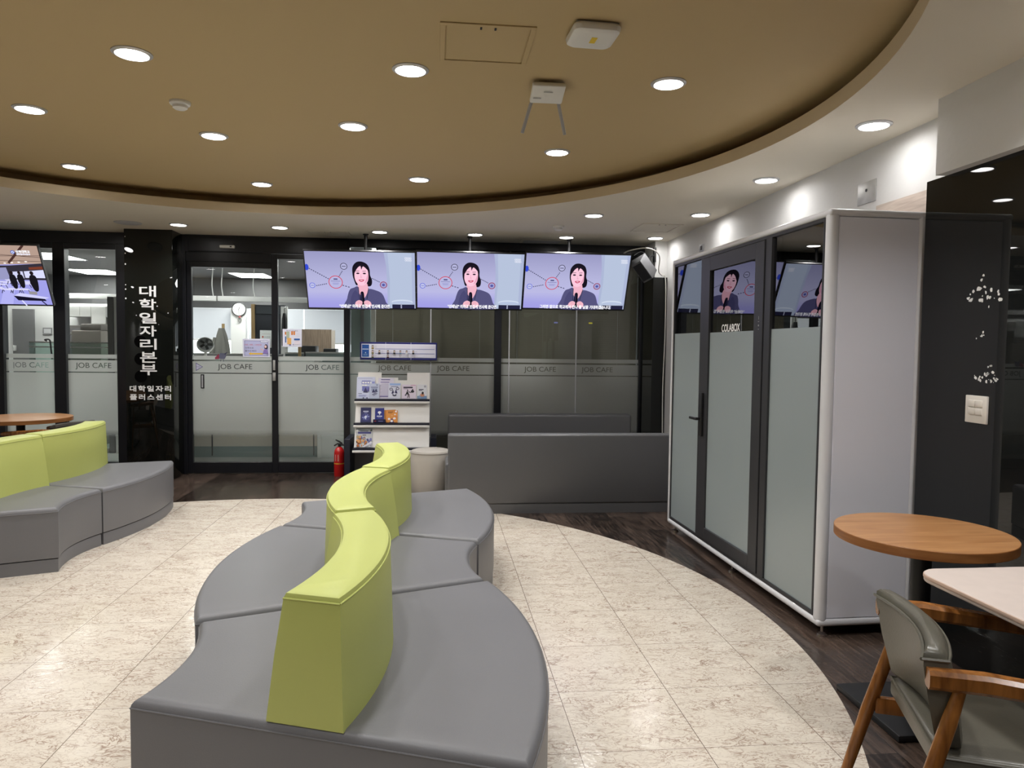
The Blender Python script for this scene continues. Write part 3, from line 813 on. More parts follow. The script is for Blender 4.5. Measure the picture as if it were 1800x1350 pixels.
#@@PART2
# ------------------------------------------------------------------ meeting booth
bo = thing('meeting_booth', 'tall white meeting booth with three frosted glass panels and dark door frame', 'booth', (1.88, 3.397, 0), math.radians(1.67))
S0, S1, BZ0, BZ1, BD = -0.045, 2.135, 0.05, 2.098, 0.50
def booth():
    # shell: top, bottom, far end, rear, each softly rounded toward the front
    b = MB()
    b.box((-0.012, S0, 2.062), (BD, S1, BZ1), M['white_gloss'], 0.016, 4)
    b.box((-0.012, S0, BZ0), (BD, S1, 0.088), M['white_gloss'], 0.016, 4)
    b.box((-0.012, 2.105, BZ0 + 0.01), (BD, S1, BZ1 - 0.01), M['white_gloss'], 0.014, 4)
    b.box((-0.012, S0, BZ0 + 0.01), (0.045, 0.018, BZ1 - 0.01), M['white_gloss'], 0.028, 5)
    b.box((BD - 0.045, S0, BZ0 + 0.01), (BD, 0.018, BZ1 - 0.01), M['white_gloss'], 0.02, 4)
    b.box((BD - 0.02, 0.018, 0.08), (BD - 0.005, 2.11, 2.07), M['booth_panel'])
    b.build('shell', bo)
    MB().box((0.040, S0 + 0.008, 0.090), (BD - 0.042, 0.012, 2.060), M['booth_panel'], 0.003, 1).build('end_panel', bo)
    # dark interior with a bench and a desk
    b = MB()
    b.box((0.06, 0.02, 0.088), (BD - 0.02, 2.10, 0.10), M['dark_grey_plastic'])
    b.box((0.06, 0.02, 2.05), (BD - 0.02, 2.10, 2.062), M['dark_grey_plastic'])
    b.box((BD - 0.045, 0.02, 0.10), (BD - 0.021, 2.10, 2.05), M['black_cloth'])
    b.build('lining', bo, smooth=False)
    b = MB(); b.box((0.12, 0.75, 0.70), (BD - 0.05, 1.35, 0.73), M['dark_grey_plastic'], 0.004); b.box((0.25, 1.02, 0.10), (0.30, 1.08, 0.70), M['dark_grey_plastic'])
    b.build('desk', bo)
    # outer dark frame
    b = MB()
    fr = M['charcoal']
    b.box((-0.004, 0.018, 0.088), (0.05, 2.105, 0.108), fr); b.box((-0.004, 0.018, 2.045), (0.05, 2.105, 2.062), fr)
    b.box((-0.004, 0.018, 0.108), (0.05, 0.030, 2.045), fr); b.box((-0.004, 2.093, 0.108), (0.05, 2.105, 2.045), fr)
    b.box((-0.008, 0.545, 0.108), (0.05, 0.615, 2.045), fr, 0.002, 1); b.box((-0.008, 1.52, 0.108), (0.05, 1.56, 2.045), fr, 0.002, 1)
    b.build('frame', bo, smooth=False)
    for nm, y0, y1, z0 in (('front_window', 0.030, 0.545, 1.532), ('far_window', 1.56, 2.093, 1.532)):
        p = MB().box((0.008, y0, 0.108), (0.016, y1, 2.045), M['booth_glass']).build(nm, bo, smooth=False)
        MB().box((0.004, y0, 0.108), (0.0075, y1, z0), M['frost_lower']).build('frosted_film', p, smooth=False)
    # door
    dr = MB()
    y0, y1, z0, z1 = 0.620, 1.515, 0.112, 2.040
    a0, a1, c0, c1 = 0.730, 1.395, 0.190, 1.945
    for lo, hi in (((y0, z0), (a0, z1)), ((a1, z0), (y1, z1)), ((a0, z0), (a1, c0)), ((a0, c1), (a1, z1))):
        dr.box((-0.014, lo[0], lo[1]), (0.045, hi[0], hi[1]), fr, 0.002, 1)
    dr = dr.build('door', bo, smooth=False)
    g = MB().box((0.002, a0, c0), (0.010, a1, c1), M['booth_glass']).build('door_glass', dr, smooth=False)
    MB().box((-0.002, a0, c0), (0.0015, a1, 1.528), M['frost_lower']).build('frosted_film', dr, smooth=False)
    fx = Matrix(((0, 0, -1, -0.0035), (-1, 0, 0, 0), (0, 1, 0, 0), (0, 0, 0, 1)))
    MB().mesh(fit_text('COLABOX', 0.268, 0.046, 0.0014), M['letter_white'], Matrix.Translation((0.0015, 1.072, 1.553)) @ fx).build('lettering', dr, smooth=False)['label'] = 'white lettering on the door glass'
    b = MB()
    for k, (ww, hh) in enumerate(((.004, .02), (.012, .004), (.010, .010), (.010, .003))): b.box((-0.0156, 0.665 - ww / 2, 1.60 - k * 0.022 - hh / 2), (-0.0139, 0.665 + ww / 2, 1.60 - k * 0.022 + hh / 2), cmat((150, 150, 150)))
    b.build('small_marking', dr, smooth=False)
    h = MB().box((-0.034, 1.445, 0.815), (-0.014, 1.490, 1.115), M['black_plastic'], 0.004).build('door_handle', dr)
    b = MB(); b.box((-0.065, 1.455, 0.925), (-0.034, 1.475, 0.945), M['black_plastic'], 0.003); b.box((-0.068, 1.455, 0.925), (-0.052, 1.58, 0.943), M['black_plastic'], 0.004)
    b.build('lever', h)
    for d_, s_ in ((0.03, -0.015), (0.03, 1.02), (0.03, 2.05), (BD - 0.04, -0.015), (BD - 0.04, 2.05)):
        MB().lathe([(0.001, 0), (0.024, 0), (0.024, 0.008), (0.012, 0.016), (0.007, 0.018), (0.007, 0.05), (0.001, 0.05)], M['chrome'], 20, Matrix.Translation((d_, s_, 0))).build('levelling_foot', bo)
booth()

# ------------------------------------------------------------------ hanging screens
SW, SH = 1.125, 0.643
def grad_mat(name, stops, h):
    m, nt, out = nmat(name)
    e = nt.nodes.new('ShaderNodeEmission'); tc = nt.nodes.new('ShaderNodeTexCoord'); sp_ = nt.nodes.new('ShaderNodeSeparateXYZ')
    mr = nt.nodes.new('ShaderNodeMapRange'); mr.inputs[1].default_value = -h / 2; mr.inputs[2].default_value = h / 2
    cr_ = nt.nodes.new('ShaderNodeValToRGB')
    while len(cr_.color_ramp.elements) < len(stops): cr_.color_ramp.elements.new(0.5)
    for el, (p, c) in zip(cr_.color_ramp.elements, stops): el.position = p; el.color = (*s2l(c), 1)
    nt.links.new(tc.outputs['Object'], sp_.inputs[0]); nt.links.new(sp_.outputs[2], mr.inputs[0]); nt.links.new(mr.outputs[0], cr_.inputs[0])
    nt.links.new(cr_.outputs[0], e.inputs[0]); nt.links.new(e.outputs[0], out.inputs[0])
    return m
M['screen_wall'] = grad_mat('screen_wall_picture', [(0.0, (156, 152, 222)), (0.12, (162, 160, 222)), (0.3, (182, 181, 222)), (0.55, (176, 176, 214)), (1.0, (150, 150, 190))], SH - 0.024)
class Pic:
    """flat picture on a screen, painted in thin layers"""
    def __init__(self, w, h):
        self.b = MB(); self.w, self.h = w, h; self.k = 0
    def P(self, u, v): return ((u - 0.5) * self.w, -0.0005 * self.k, (v - 0.5) * self.h)
    def poly(self, uv, col, step=True):
        if step: self.k += 1
        self.b.poly([self.P(*p) for p in uv], scr(col)); return self
    def ell(self, u, v, ru, rv, col, n=28, rot=0.0):
        a = self.w / self.h
        pts = []
        for i in range(n):
            t = 2 * PI * i / n
            x, y = ru * math.cos(t), rv * math.sin(t) / a
            pts.append((u + x * math.cos(rot) - y * math.sin(rot), v + (x * math.sin(rot) + y * math.cos(rot)) * a))
        return self.poly(pts, col)
    def ring(self, u, v, r, wd, col, inner):
        self.ell(u, v, r, r * self.w / self.h, col); return self.ell(u, v, r - wd, (r - wd) * self.w / self.h, inner)
    def line(self, a, c, wd, col, step=True):
        d = Vector((c[0] - a[0], (c[1] - a[1]) / (self.w / self.h))); n = Vector((-d.y, d.x)).normalized() * wd / 2
        k = self.w / self.h
        return self.poly([(a[0] - n.x, a[1] - n.y * k), (c[0] - n.x, c[1] - n.y * k), (c[0] + n.x, c[1] + n.y * k), (a[0] + n.x, a[1] + n.y * k)], col, step)
    def dash(self, a, c, n, wd, col):
        self.k += 1
        for i in range(n):
            p, q = i / n, (i + 0.6) / n
            self.line((a[0] + (c[0] - a[0]) * p, a[1] + (c[1] - a[1]) * p), (a[0] + (c[0] - a[0]) * q, a[1] + (c[1] - a[1]) * q), wd, col, False)
        return self
    def blob(self, pts, col, n=5):
        """smooth closed outline through the points"""
        out = []
        m = len(pts)
        for i in range(m):
            p0, p1, p2, p3 = (Vector(pts[(i + j - 1) % m]) for j in range(4))
            for k in range(n):
                t = k / n
                out.append(tuple(0.5 * ((2 * p1) + (p2 - p0) * t + (2 * p0 - 5 * p1 + 4 * p2 - p3) * t * t + (3 * p1 - p0 - 3 * p2 + p3) * t ** 3)))
        return self.poly(out, col)
    def text(self, s, u, v, wu, hv, col):
        self.k += 1
        x, y, z = self.P(u, v)
        self.b.mesh(fit_text(s, wu * self.w, hv * self.h, 0.0013), scr(col), Matrix.Translation((x, y, z)) @ UP); return self

def picture_woman(subtitle, u0, u1, dx=0.0, tilt=0.0):
    p = Pic(SW - 0.02, SH - 0.024)
    p.b.poly([p.P(0, 0), p.P(1, 0), p.P(1, 1), p.P(0, 1)], M['screen_wall'])
    # pale curtain on the right with table
    p.poly([(0.735, 0), (1, 0), (1, 1), (0.715, 1), (0.735, 0.75), (0.74, 0.4)], (168, 178, 208))
    p.poly([(0.755, 0), (0.97, 0), (0.97, 1), (0.75, 1), (0.765, 0.5)], (178, 190, 214))
    p.poly([(0.78, 0.0), (0.99, 0.0), (0.99, 0.07), (0.78, 0.07)], (36, 36, 62))
    p.ell(0.875, 0.115, 0.10, 0.045, (205, 215, 232)).ell(0.875, 0.105, 0.095, 0.03, (178, 190, 216))
    p.line((0.865, 0.08), (0.865, 0.0), 0.012, (160, 165, 190))
    # diagram
    dk = (62, 62, 92)
    p.dash((0.03, 0.70), (0.21, 0.51), 10, 0.008, dk).dash((0.085, 0.395), (0.19, 0.435), 6, 0.008, dk)
    p.dash((0.295, 0.555), (0.335, 0.67), 5, 0.008, dk).dash((0.325, 0.41), (0.40, 0.37), 3, 0.008, dk).dash((0.60, 0.54), (0.675, 0.47), 6, 0.008, dk)
    p.ell(-0.0 + 0.012, 0.72, 0.018, 0.032 * 1.7, (52, 74, 205))
    p.ring(0.348, 0.745, 0.033, 0.006, (66, 64, 84), (178, 178, 216)); p.line((0.33, 0.745), (0.366, 0.745), 0.008, (90, 90, 120))
    p.ring(0.265, 0.465, 0.065, 0.007, (206, 66, 84), (180, 180, 220)); p.line((0.248, 0.52), (0.284, 0.52), 0.012, (70, 70, 120))
    p.line((0.222, 0.485), (0.308, 0.485), 0.006, (130, 130, 178)); p.line((0.235, 0.45), (0.295, 0.45), 0.006, (150, 150, 200)); p.line((0.24, 0.43), (0.29, 0.43), 0.006, (150, 150, 200))
    p.ring(0.05, 0.405, 0.027, 0.005, (70, 88, 212), (190, 192, 226)); p.line((0.036, 0.405), (0.064, 0.405), 0.006, (110, 120, 200))
    p.ring(0.705, 0.43, 0.034, 0.007, (150, 52, 78), (160, 160, 205)); p.ell(0.705, 0.43, 0.014, 0.022, (80, 84, 160))
    # woman with microphone
    D = lambda pts: [(u + dx, v) for u, v in pts]
    p.blob(D([(0.425, 0.60), (0.428, 0.74), (0.465, 0.825), (0.515, 0.835), (0.562, 0.79), (0.583, 0.70), (0.585, 0.60), (0.60, 0.52), (0.595, 0.43), (0.565, 0.40), (0.50, 0.44), (0.455, 0.42), (0.437, 0.50)]), (24, 20, 30))
    p.blob(D([(0.468, 0.36), (0.472, 0.47), (0.545, 0.47), (0.565, 0.36), (0.575, 0.30), (0.52, 0.16), (0.455, 0.30)]), (236, 178, 196))
    p.blob(D([(0.355, 0.0), (0.362, 0.18), (0.39, 0.335), (0.43, 0.375), (0.467, 0.395), (0.478, 0.27), (0.518, 0.19), (0.548, 0.27), (0.568, 0.355), (0.635, 0.33), (0.69, 0.27), (0.722, 0.12), (0.735, 0.0)]), (84, 82, 122))
    p.blob(D([(0.40, 0.02), (0.40, 0.2), (0.44, 0.33), (0.47, 0.25), (0.50, 0.1), (0.49, 0.0)]), (74, 72, 112))
    p.line((0.472 + dx, 0.39), (0.478 + dx, 0.16), 0.005, (40, 36, 52)).line((0.565 + dx, 0.37), (0.545 + dx, 0.17), 0.005, (40, 36, 52))
    s = tilt
    p.blob(D([(0.442 + s, 0.60), (0.446, 0.52), (0.465, 0.45), (0.498, 0.415), (0.535, 0.435), (0.562, 0.50), (0.57 + s, 0.60), (0.562 + s, 0.70), (0.53 + s, 0.765), (0.49 + s, 0.77), (0.452 + s, 0.70)]), (246, 196, 216))
    p.blob(D([(0.53, 0.45), (0.562, 0.52), (0.566 + s, 0.62), (0.552, 0.56), (0.54, 0.50)]), (226, 160, 186))
    p.blob(D([(0.436 + s, 0.62), (0.445 + s, 0.74), (0.49 + s, 0.80), (0.545 + s, 0.78), (0.578 + s, 0.66), (0.56 + s, 0.70), (0.525 + s, 0.755), (0.508 + s, 0.70), (0.50 + s, 0.76), (0.47 + s, 0.72)]), (28, 23, 34))
    for e in (0.474, 0.534):
        p.ell(e + dx + s, 0.633, 0.015, 0.013, (58, 36, 56)).ell(e + dx + s, 0.634, 0.007, 0.011, (22, 14, 24)); p.line((e - 0.017 + dx + s, 0.672), (e + 0.015 + dx + s, 0.676), 0.005, (110, 74, 92))
    p.line((0.503 + dx + s, 0.625), (0.501 + dx, 0.575), 0.004, (224, 160, 184)).ell(0.503 + dx, 0.567, 0.010, 0.008, (230, 166, 190))
    p.blob(D([(0.478, 0.52), (0.505, 0.53), (0.53, 0.522), (0.518, 0.495), (0.50, 0.488), (0.488, 0.497)]), (196, 62, 98)); p.ell(0.504 + dx, 0.512, 0.013, 0.006, (250, 232, 240))
    p.blob(D([(0.488, 0.05), (0.488, 0.26), (0.494, 0.305), (0.505, 0.315), (0.517, 0.30), (0.522, 0.24), (0.522, 0.05)]), (20, 18, 30)); p.line((0.499 + dx, 0.28), (0.499 + dx, 0.12), 0.004, (66, 64, 110))
    for hx, sg in ((0.468, 1), (0.552, -1)):
        p.blob(D([(hx - 0.032 * sg, 0.06), (hx - 0.028 * sg, 0.12), (hx, 0.155), (hx + 0.03 * sg, 0.14), (hx + 0.034 * sg, 0.10), (hx + 0.02 * sg, 0.05), (hx, 0.03)]), (240, 184, 198))
        for q in range(3): p.line((hx - 0.012 * sg + dx, 0.135 - q * 0.028), (hx + 0.03 * sg + dx, 0.125 - q * 0.028), 0.0035, (206, 140, 160))
    # channel mark: two rows of little white loops
    for r_, v_ in ((0, 0.915), (1, 0.88)):
        for q in range(4):
            p.ring(0.915 + q * 0.015 + r_ * 0.003, v_, 0.0085, 0.003, (240, 242, 250), (176, 184, 212))
    p.text(subtitle, (u0 + u1) / 2, 0.055, u1 - u0, 0.066, (250, 250, 255))
    return p.b
def picture_hall():
    p = Pic(SW - 0.02, SH - 0.024)
    p.poly([(0, 0), (1, 0), (1, 1), (0, 1)], (160, 160, 226))
    p.poly([(0, 0.62), (1, 0.70), (1, 1), (0, 1)], (178, 152, 138))
    p.poly([(0.0, 0.42), (1, 0.42), (1, 0.705), (0.72, 0.66), (0, 0.62)], (52, 48, 60))
    for a, c in (((0.0, 0.92), (1, 0.80)), ((0.3, 0.80), (1, 0.83)), ((0.0, 0.76), (1, 0.735))): p.line(a, c, 0.004, (70, 52, 50))
    p.line((0.72, 0.70), (0.88, 1.0), 0.02, (74, 48, 44))
    for q in range(8): p.ell(0.45 + q * 0.06, 0.655 + q * 0.011, 0.012, 0.010, (255, 244, 238))
    p.poly([(0.30, 0.42), (0.55, 0.42), (0.56, 0.62), (0.3, 0.6)], (176, 178, 220)); p.poly([(0.60, 0.42), (0.70, 0.42), (0.69, 0.63), (0.61, 0.62)], (150, 150, 190))
    p.poly([(0.83, 0.46), (1.0, 0.46), (1.0, 0.60), (0.83, 0.57)], (214, 216, 246)); p.poly([(0.73, 0.45), (0.82, 0.45), (0.82, 0.57), (0.73, 0.56)], (206, 208, 240)); p.poly([(0.88, 0.60), (1, 0.61), (1, 0.66), (0.88, 0.64)], (120, 60, 44))
    p.poly([(0.0, 0.0), (1, 0), (1, 0.40), (0.0, 0.40)], (158, 158, 228)); p.poly([(0.55, 0.0), (0.66, 0), (0.74, 0.40), (0.66, 0.42)], (176, 176, 238))
    rnd = random.Random(5)
    for q in range(16):
        u, v = 0.30 + rnd.random() * 0.5, 0.24 + rnd.random() * 0.18
        p.poly([(u, v), (u + 0.10, v - 0.01), (u + 0.08, v + 0.02), (u - 0.02, v + 0.025)], (214, 212, 244)); p.line((u + 0.01, v), (u - 0.005, v - 0.06), 0.006, (36, 34, 48)); p.line((u + 0.08, v), (u + 0.09, v - 0.06), 0.006, (36, 34, 48))
    for u, v, s in ((0.735, 0.42, 1.0), (0.80, 0.43, 0.95), (0.905, 0.40, 1.15)):
        p.blob([(u - 0.028 * s, v), (u - 0.022 * s, v + 0.09 * s), (u, v + 0.115 * s), (u + 0.024 * s, v + 0.09 * s), (u + 0.03 * s, v), (u + 0.018 * s, v - 0.12 * s), (u - 0.01 * s, v - 0.12 * s)], (26, 24, 30)); p.ell(u, v + 0.14 * s, 0.014 * s, 0.03 * s, (34, 26, 28))
    p.poly([(0.70, 0.17), (0.96, 0.12), (1.0, 0.145), (0.76, 0.22)], (206, 206, 246)); p.poly([(0.70, 0.17), (0.73, 0.09), (0.97, 0.085), (0.96, 0.12)], (22, 20, 40)); p.line((0.76, 0.09), (0.79, 0.0), 0.012, (220, 220, 250)); p.line((0.93, 0.085), (0.97, 0.0), 0.010, (24, 20, 60))
    p.poly([(0.84, 0.20), (0.905, 0.19), (0.91, 0.245), (0.84, 0.25)], (150, 146, 150))
    p.ring(0.80, 0.905, 0.017, 0.006, (40, 84, 190), (240, 244, 255)); p.ell(0.80, 0.905, 0.006, 0.010, (40, 84, 190))
    p.text('삼육대학교', 0.885, 0.918, 0.115, 0.042, (250, 250, 255)); p.text('대학일자리본부', 0.885, 0.875, 0.115, 0.026, (235, 235, 250))
    return p.b
def screen_tv(x, z, pic, label, roll=0.0):
    t = thing('wall_screen', label, 'screen', (x, 7.686, z), 0, 'screens hanging in a row')
    t.rotation_euler = (math.radians(26.8), roll, 0)
    b = MB(); w, h = SW / 2, SH / 2
    for lo, hi in (((-w, -h), (w, -h + 0.014)), ((-w, h - 0.010), (w, h)), ((-w, -h + 0.014), (-w + 0.010, h - 0.010)), ((w - 0.010, -h + 0.014), (w, h - 0.010))):
        b.box((lo[0], -0.016, lo[1]), (hi[0], 0.02, hi[1]), M['black_plastic'], 0.002, 1)
    b.box((-w + 0.003, 0.0, -h + 0.003), (w - 0.003, 0.03, h - 0.003), M['black_plastic'], 0.003, 1)
    b.box((-0.35, 0.03, -0.24), (0.35, 0.055, 0.16), M['black_plastic'], 0.012, 2)
    b.build('housing', t)
    o = pic.build('display', t, smooth=False)
    for v in o.data.vertices: v.co.y -= 0.001; v.co.z += 0.002
    MB().box((-0.02, -0.018, -h - 0.008), (0.02, -0.004, -h + 0.004), M['black_plastic'], 0.002, 1).build('receiver', t)
    return t
s1 = '"선배님!" 이라고 반갑게 인사해 준다면'
screen_tv(-0.7935, 2.088, picture_woman(s1, 0.29, 0.755), 'screen with speaking woman, nearest the glass doors, left of three', -0.006)
screen_tv(0.333, 2.103, picture_woman(s1, 0.29, 0.755), 'screen with speaking woman in the middle of three hanging together')
screen_tv(1.459, 2.119, picture_woman('그러면 앞으로 학교에서 만나 뵐 날을 기대하겠습니다.', 0.16, 0.86, 0.005, -0.006), 'screen with speaking woman and longest subtitle, beside the black speaker')
screen_tv(-4.425, 2.070, picture_hall(), 'screen showing a meeting hall with dark-clad people, at the left picture edge')
for x, s in ((-0.76, 'black ceiling pole behind the screen nearest the glass doors'), (0.33, 'black ceiling pole behind the middle woman screen'), (1.40, 'black ceiling pole behind the screen beside the speaker'), (-4.4, 'black ceiling pole behind the meeting-hall screen')):
    m = thing('screen_mount', s, 'mount', (x, 7.80, ZC), 0, 'screen ceiling mounts')
    MB().lathe([(0.03, 0), (0.03, -0.008), (0.018, -0.010), (0.018, -0.50), (0.001, -0.50)], M['black_plastic'], 16).build('pole', m)
    MB().box((-0.09, -0.045, -0.58), (0.09, 0.03, -0.36), M['black_plastic'], 0.003).build('bracket', m)

# loudspeaker on the column, with its cable
sk = thing('loudspeaker', 'dark wedge loudspeaker hung beside the screens at the white column', 'speaker', (2.17, 7.62, 2.27))
R = Matrix.Rotation(math.radians(-25), 4, 'Z') @ Matrix.Rotation(math.radians(32), 4, 'X') @ Matrix.Rotation(math.radians(-30), 4, 'Y')
MB().prism([(-0.085, 0.07), (-0.055, -0.09), (0.055, -0.09), (0.085, 0.07)], -0.12, 0.12, cmat((92, 92, 94)), 0.008, 2, R, True).build('cabinet', sk)
MB().box((-0.05, -0.096, -0.10), (0.05, -0.088, 0.10), M['black_cloth'], 0.003, 1, R).build('grille', sk)
b = MB(); b.tube([(0.03, 0.05, 0.05), (0.10, 0.09, 0.14), (0.16, 0.12, 0.16)], 0.009, M['black_plastic']); b.box((0.145, 0.09, 0.08), (0.165, 0.15, 0.24), M['black_plastic'], 0.003)
b.build('wall_bracket', sk)
def bez(pts, n=10):
    out = []
    P = [Vector(p) for p in pts]
    for i in range(len(P) - 1):
        p0, p1, p2, p3 = P[max(i - 1, 0)], P[i], P[i + 1], P[min(i + 2, len(P) - 1)]
        for k in range(n):
            t = k / n
            out.append(0.5 * ((2 * p1) + (p2 - p0) * t + (2 * p0 - 5 * p1 + 4 * p2 - p3) * t * t + (3 * p1 - p0 - 3 * p2 + p3) * t ** 3))
    out.append(P[-1]); return out
tag(MB().tube(bez([(1.93, 7.70, 2.36), (1.98, 7.62, 2.44), (2.16, 7.47, 2.465), (2.30, 7.50, 2.40), (2.35, 7.66, 2.25), (2.40, 7.70, 2.21), (2.445, 7.712, 2.15), (2.452, 7.715, 1.6), (2.440, 7.715, 1.0), (2.448, 7.715, 0.4), (2.45, 7.71, 0.01)]), 0.0065, M['cable_white'], 8).build('power_cable'), 'white cable looping from the screens down the corner column', 'cable')
tag(MB().tube(bez([(2.10, 7.75, 2.42), (2.20, 7.80, 2.47), (2.29, 7.82, 2.40), (2.31, 7.85, 2.30), (2.32, 7.74, 2.215)]), 0.004, M['dark_grey_plastic'], 8).build('speaker_cable'), 'thin grey cable beside the loudspeaker bracket', 'cable')

# ------------------------------------------------------------------ brochure rack
rk = thing('brochure_rack', 'white sloping brochure rack with three shelves and dark base', 'rack', (-0.47, 7.75, 0))
def rack():
    X0, X1 = -0.385, 0.385
    # three stepped, leaning back boards; each rests on a lipped shelf
    tiers = ((0.365, 0.585, -0.16, -0.09), (0.615, 0.825, -0.075, -0.01), (0.858, 1.132, 0.01, 0.095))
    for i, (z0, z1, ya, yb) in enumerate(tiers):
        if i == 2:
            prof = [(X0 + 0.01, z0), (X1, z0), (X1, z1), (0.145, z1), (0.145, 1.05), (0.05, 1.05), (0.05, 1.078), (-0.125, 1.078), (-0.125, z1), (X0 + 0.015, z1)]
        else:
            prof = [(X0, z0), (X1, z0), (X1, z1 + 0.02), (X0 + 0.005, z1 + 0.02)]
        y = lambda z: ya + (yb - ya) * (z - z0) / (z1 - z0)
        MB().loft([[(x, y(z), z) for x, z in prof], [(x, y(z) + 0.012, z) for x, z in prof]], M['rack_white']).build('back_board', rk, smooth=False)
        s = MB()
        s.box((X0 - 0.008, ya - 0.065, z0 - 0.03), (X1, ya + 0.012, z0 - 0.002), M['navy'])
        s.box((X0 - 0.010, ya - 0.075, z0 - 0.045), (X1 + 0.002, ya - 0.060, z0 - 0.022), M['rack_white'], 0.003, 1)
        s.build('shelf', rk, smooth=False)
        MB().box((X0 - 0.008, ya - 0.066, z0 - 0.024), (X1, ya - 0.055, z0 - 0.002), M['navy']).build('shelf_lip', rk, smooth=False)
    b = MB()
    b.box((X0 - 0.105, -0.12, 0.0), (X0 - 0.045, 0.33, 0.445), M['navy'], 0.004, 1); b.box((X1 + 0.015, -0.02, 0.0), (X1 + 0.075, 0.33, 0.445), M['navy'], 0.004, 1)
    b.box((X0 - 0.045, -0.10, 0.0), (X1 + 0.015, 0.33, 0.06), M['dark_grey_plastic']); b.box((X0 - 0.045, 0.30, 0.06), (X1 + 0.015, 0.33, 0.42), M['grey_plastic'])
    b.box((X0 - 0.03, 0.04, 0.33), (X1, 0.30, 0.35), M['dark_grey_plastic'])
    b.build('base_cabinet', rk, smooth=False)
    return tiers
tiers = rack()
def paint_sheet(w, h, items, lean):
    """leaflet: thin card with printed shapes; items are (kind, u0, v0, u1, v1, rgb) or text"""
    pass
def leaflet(name, label, x, tier, w, h, paper, art, thick=0.004, dy=0.0, rz=0.0, cat='leaflet', zoff=0.0, texts=()):
    z0, z1, ya, yb = tiers[tier]
    ln = math.atan2(yb - ya, z1 - z0)
    yy = 7.75 + ya - 0.004 - dy
    t = thing(name, label, cat, (x, yy, z0 + 0.0 + zoff))
    t.rotation_euler = (-ln, rz, 0)
    MB().box((-w / 2, -thick, 0), (w / 2, 0, h), cmat(paper), 0.0006, 1).build('card', t, smooth=False)
    b = MB(); k = 0
    for it in art:
        k += 1
        y = -thick - 0.0003 * k
        kind, u0, v0, u1, v1, col = it
        X = lambda u: (u - 0.5) * w
        Z = lambda v: v * h
        if kind == 'r': b.poly([(X(u0), y, Z(v0)), (X(u1), y, Z(v0)), (X(u1), y, Z(v1)), (X(u0), y, Z(v1))], cmat(col))
        elif kind == 'e': b.poly([(X((u0 + u1) / 2 + (u1 - u0) / 2 * math.cos(2 * PI * i / 20)), y, Z((v0 + v1) / 2 + (v1 - v0) / 2 * math.sin(2 * PI * i / 20))) for i in range(20)], cmat(col))
        elif kind == 't':
            b.poly([(X(u0), y, Z(v0)), (X(u1), y, Z(v0)), (X((u0 + u1) / 2), y, Z(v1))], cmat(col))
        elif kind == 'l':
            d = Vector((X(u1) - X(u0), Z(v1) - Z(v0))); n = Vector((-d.y, d.x)).normalized() * 0.0035
            b.poly([(X(u0) - n.x, y, Z(v0) - n.y), (X(u1) - n.x, y, Z(v1) - n.y), (X(u1) + n.x, y, Z(v1) + n.y), (X(u0) + n.x, y, Z(v0) + n.y)], cmat(col))
    if k: b.build('printed_cover', t, smooth=False)
    return t
LV, DKV, VI = (206, 210, 240), (62, 60, 104), (120, 124, 190)
leaflet('leaflet', 'large pale-lavender leaflet at the left end of the top shelf', -0.755, 2, 0.19, 0.235, (214, 220, 244),
    [('r', .05, .93, .85, .945, (150, 154, 190)), ('r', .28, .80, .75, .83, (110, 112, 190)), ('r', .26, .66, .98, .79, (150, 156, 214)), ('r', .30, .70, .40, .77, (255, 255, 255)), ('r', .44, .70, .54, .77, (255, 255, 255)), ('r', .58, .70, .68, .77, (255, 255, 255)), ('r', .72, .70, .82, .77, (255, 255, 255)), ('r', .30, .58, .40, .65, (255, 255, 255)), ('r', .44, .58, .56, .65, (255, 255, 255)), ('r', .30, .35, .72, .56, VI), ('t', .36, .28, .62, .52, DKV), ('t', .55, .33, .85, .57, (96, 90, 150)), ('r', .10, .22, .30, .24, DKV), ('r', .12, .14, .55, .155, VI), ('r', .12, .10, .5, .115, VI), ('r', .35, .0, .42, .05, DKV), ('r', .55, .0, .62, .05, DKV)])
leaflet('leaflet', 'small lavender leaflet overlapping the large pale one on the top shelf', -0.665, 2, 0.105, 0.165, (196, 204, 228), [('r', .15, .72, .85, .78, (120, 126, 160)), ('r', .2, .5, .8, .7, (160, 170, 200)), ('t', .25, .4, .6, .66, DKV), ('t', .5, .44, .85, .66, (70, 74, 110)), ('l', .3, .25, .7, .4, DKV), ('l', .4, .2, .8, .35, (90, 90, 130)), ('r', .7, .85, .82, .94, (130, 140, 170))], dy=0.012)
leaflet('leaflet', 'white text-filled sheet standing tall in the middle of the top shelf', -0.545, 2, 0.165, 0.225, (228, 224, 242), [('r', .18, .9, .75, .94, (96, 84, 150))] + [('r', .15, .78, .7, .815, (120, 104, 176))] + [('r', .15 if q % 3 else .2, .70 - q * .055, .72, .715 - q * .055, (176, 172, 200)) for q in range(11)] + [('r', .12, .09, .65, .125, (110, 96, 172))])
leaflet('leaflet', 'white leaflet with blue heading strip and dark round figures on the top shelf', -0.455, 2, 0.125, 0.17, (224, 226, 244), [('r', .1, .86, 1, .98, (160, 190, 240)), ('r', .2, .76, .8, .80, (110, 120, 160)), ('e', .08, .52, .36, .70, (60, 62, 92)), ('e', .13, .56, .31, .66, (224, 226, 244)), ('e', .62, .56, .9, .74, (60, 62, 92)), ('e', .67, .60, .85, .70, (224, 226, 244)), ('t', .25, .32, .5, .6, DKV), ('t', .5, .34, .76, .62, DKV), ('e', .34, .16, .68, .34, (50, 52, 80)), ('e', .4, .24, .62, .38, (224, 226, 244))], dy=0.012)
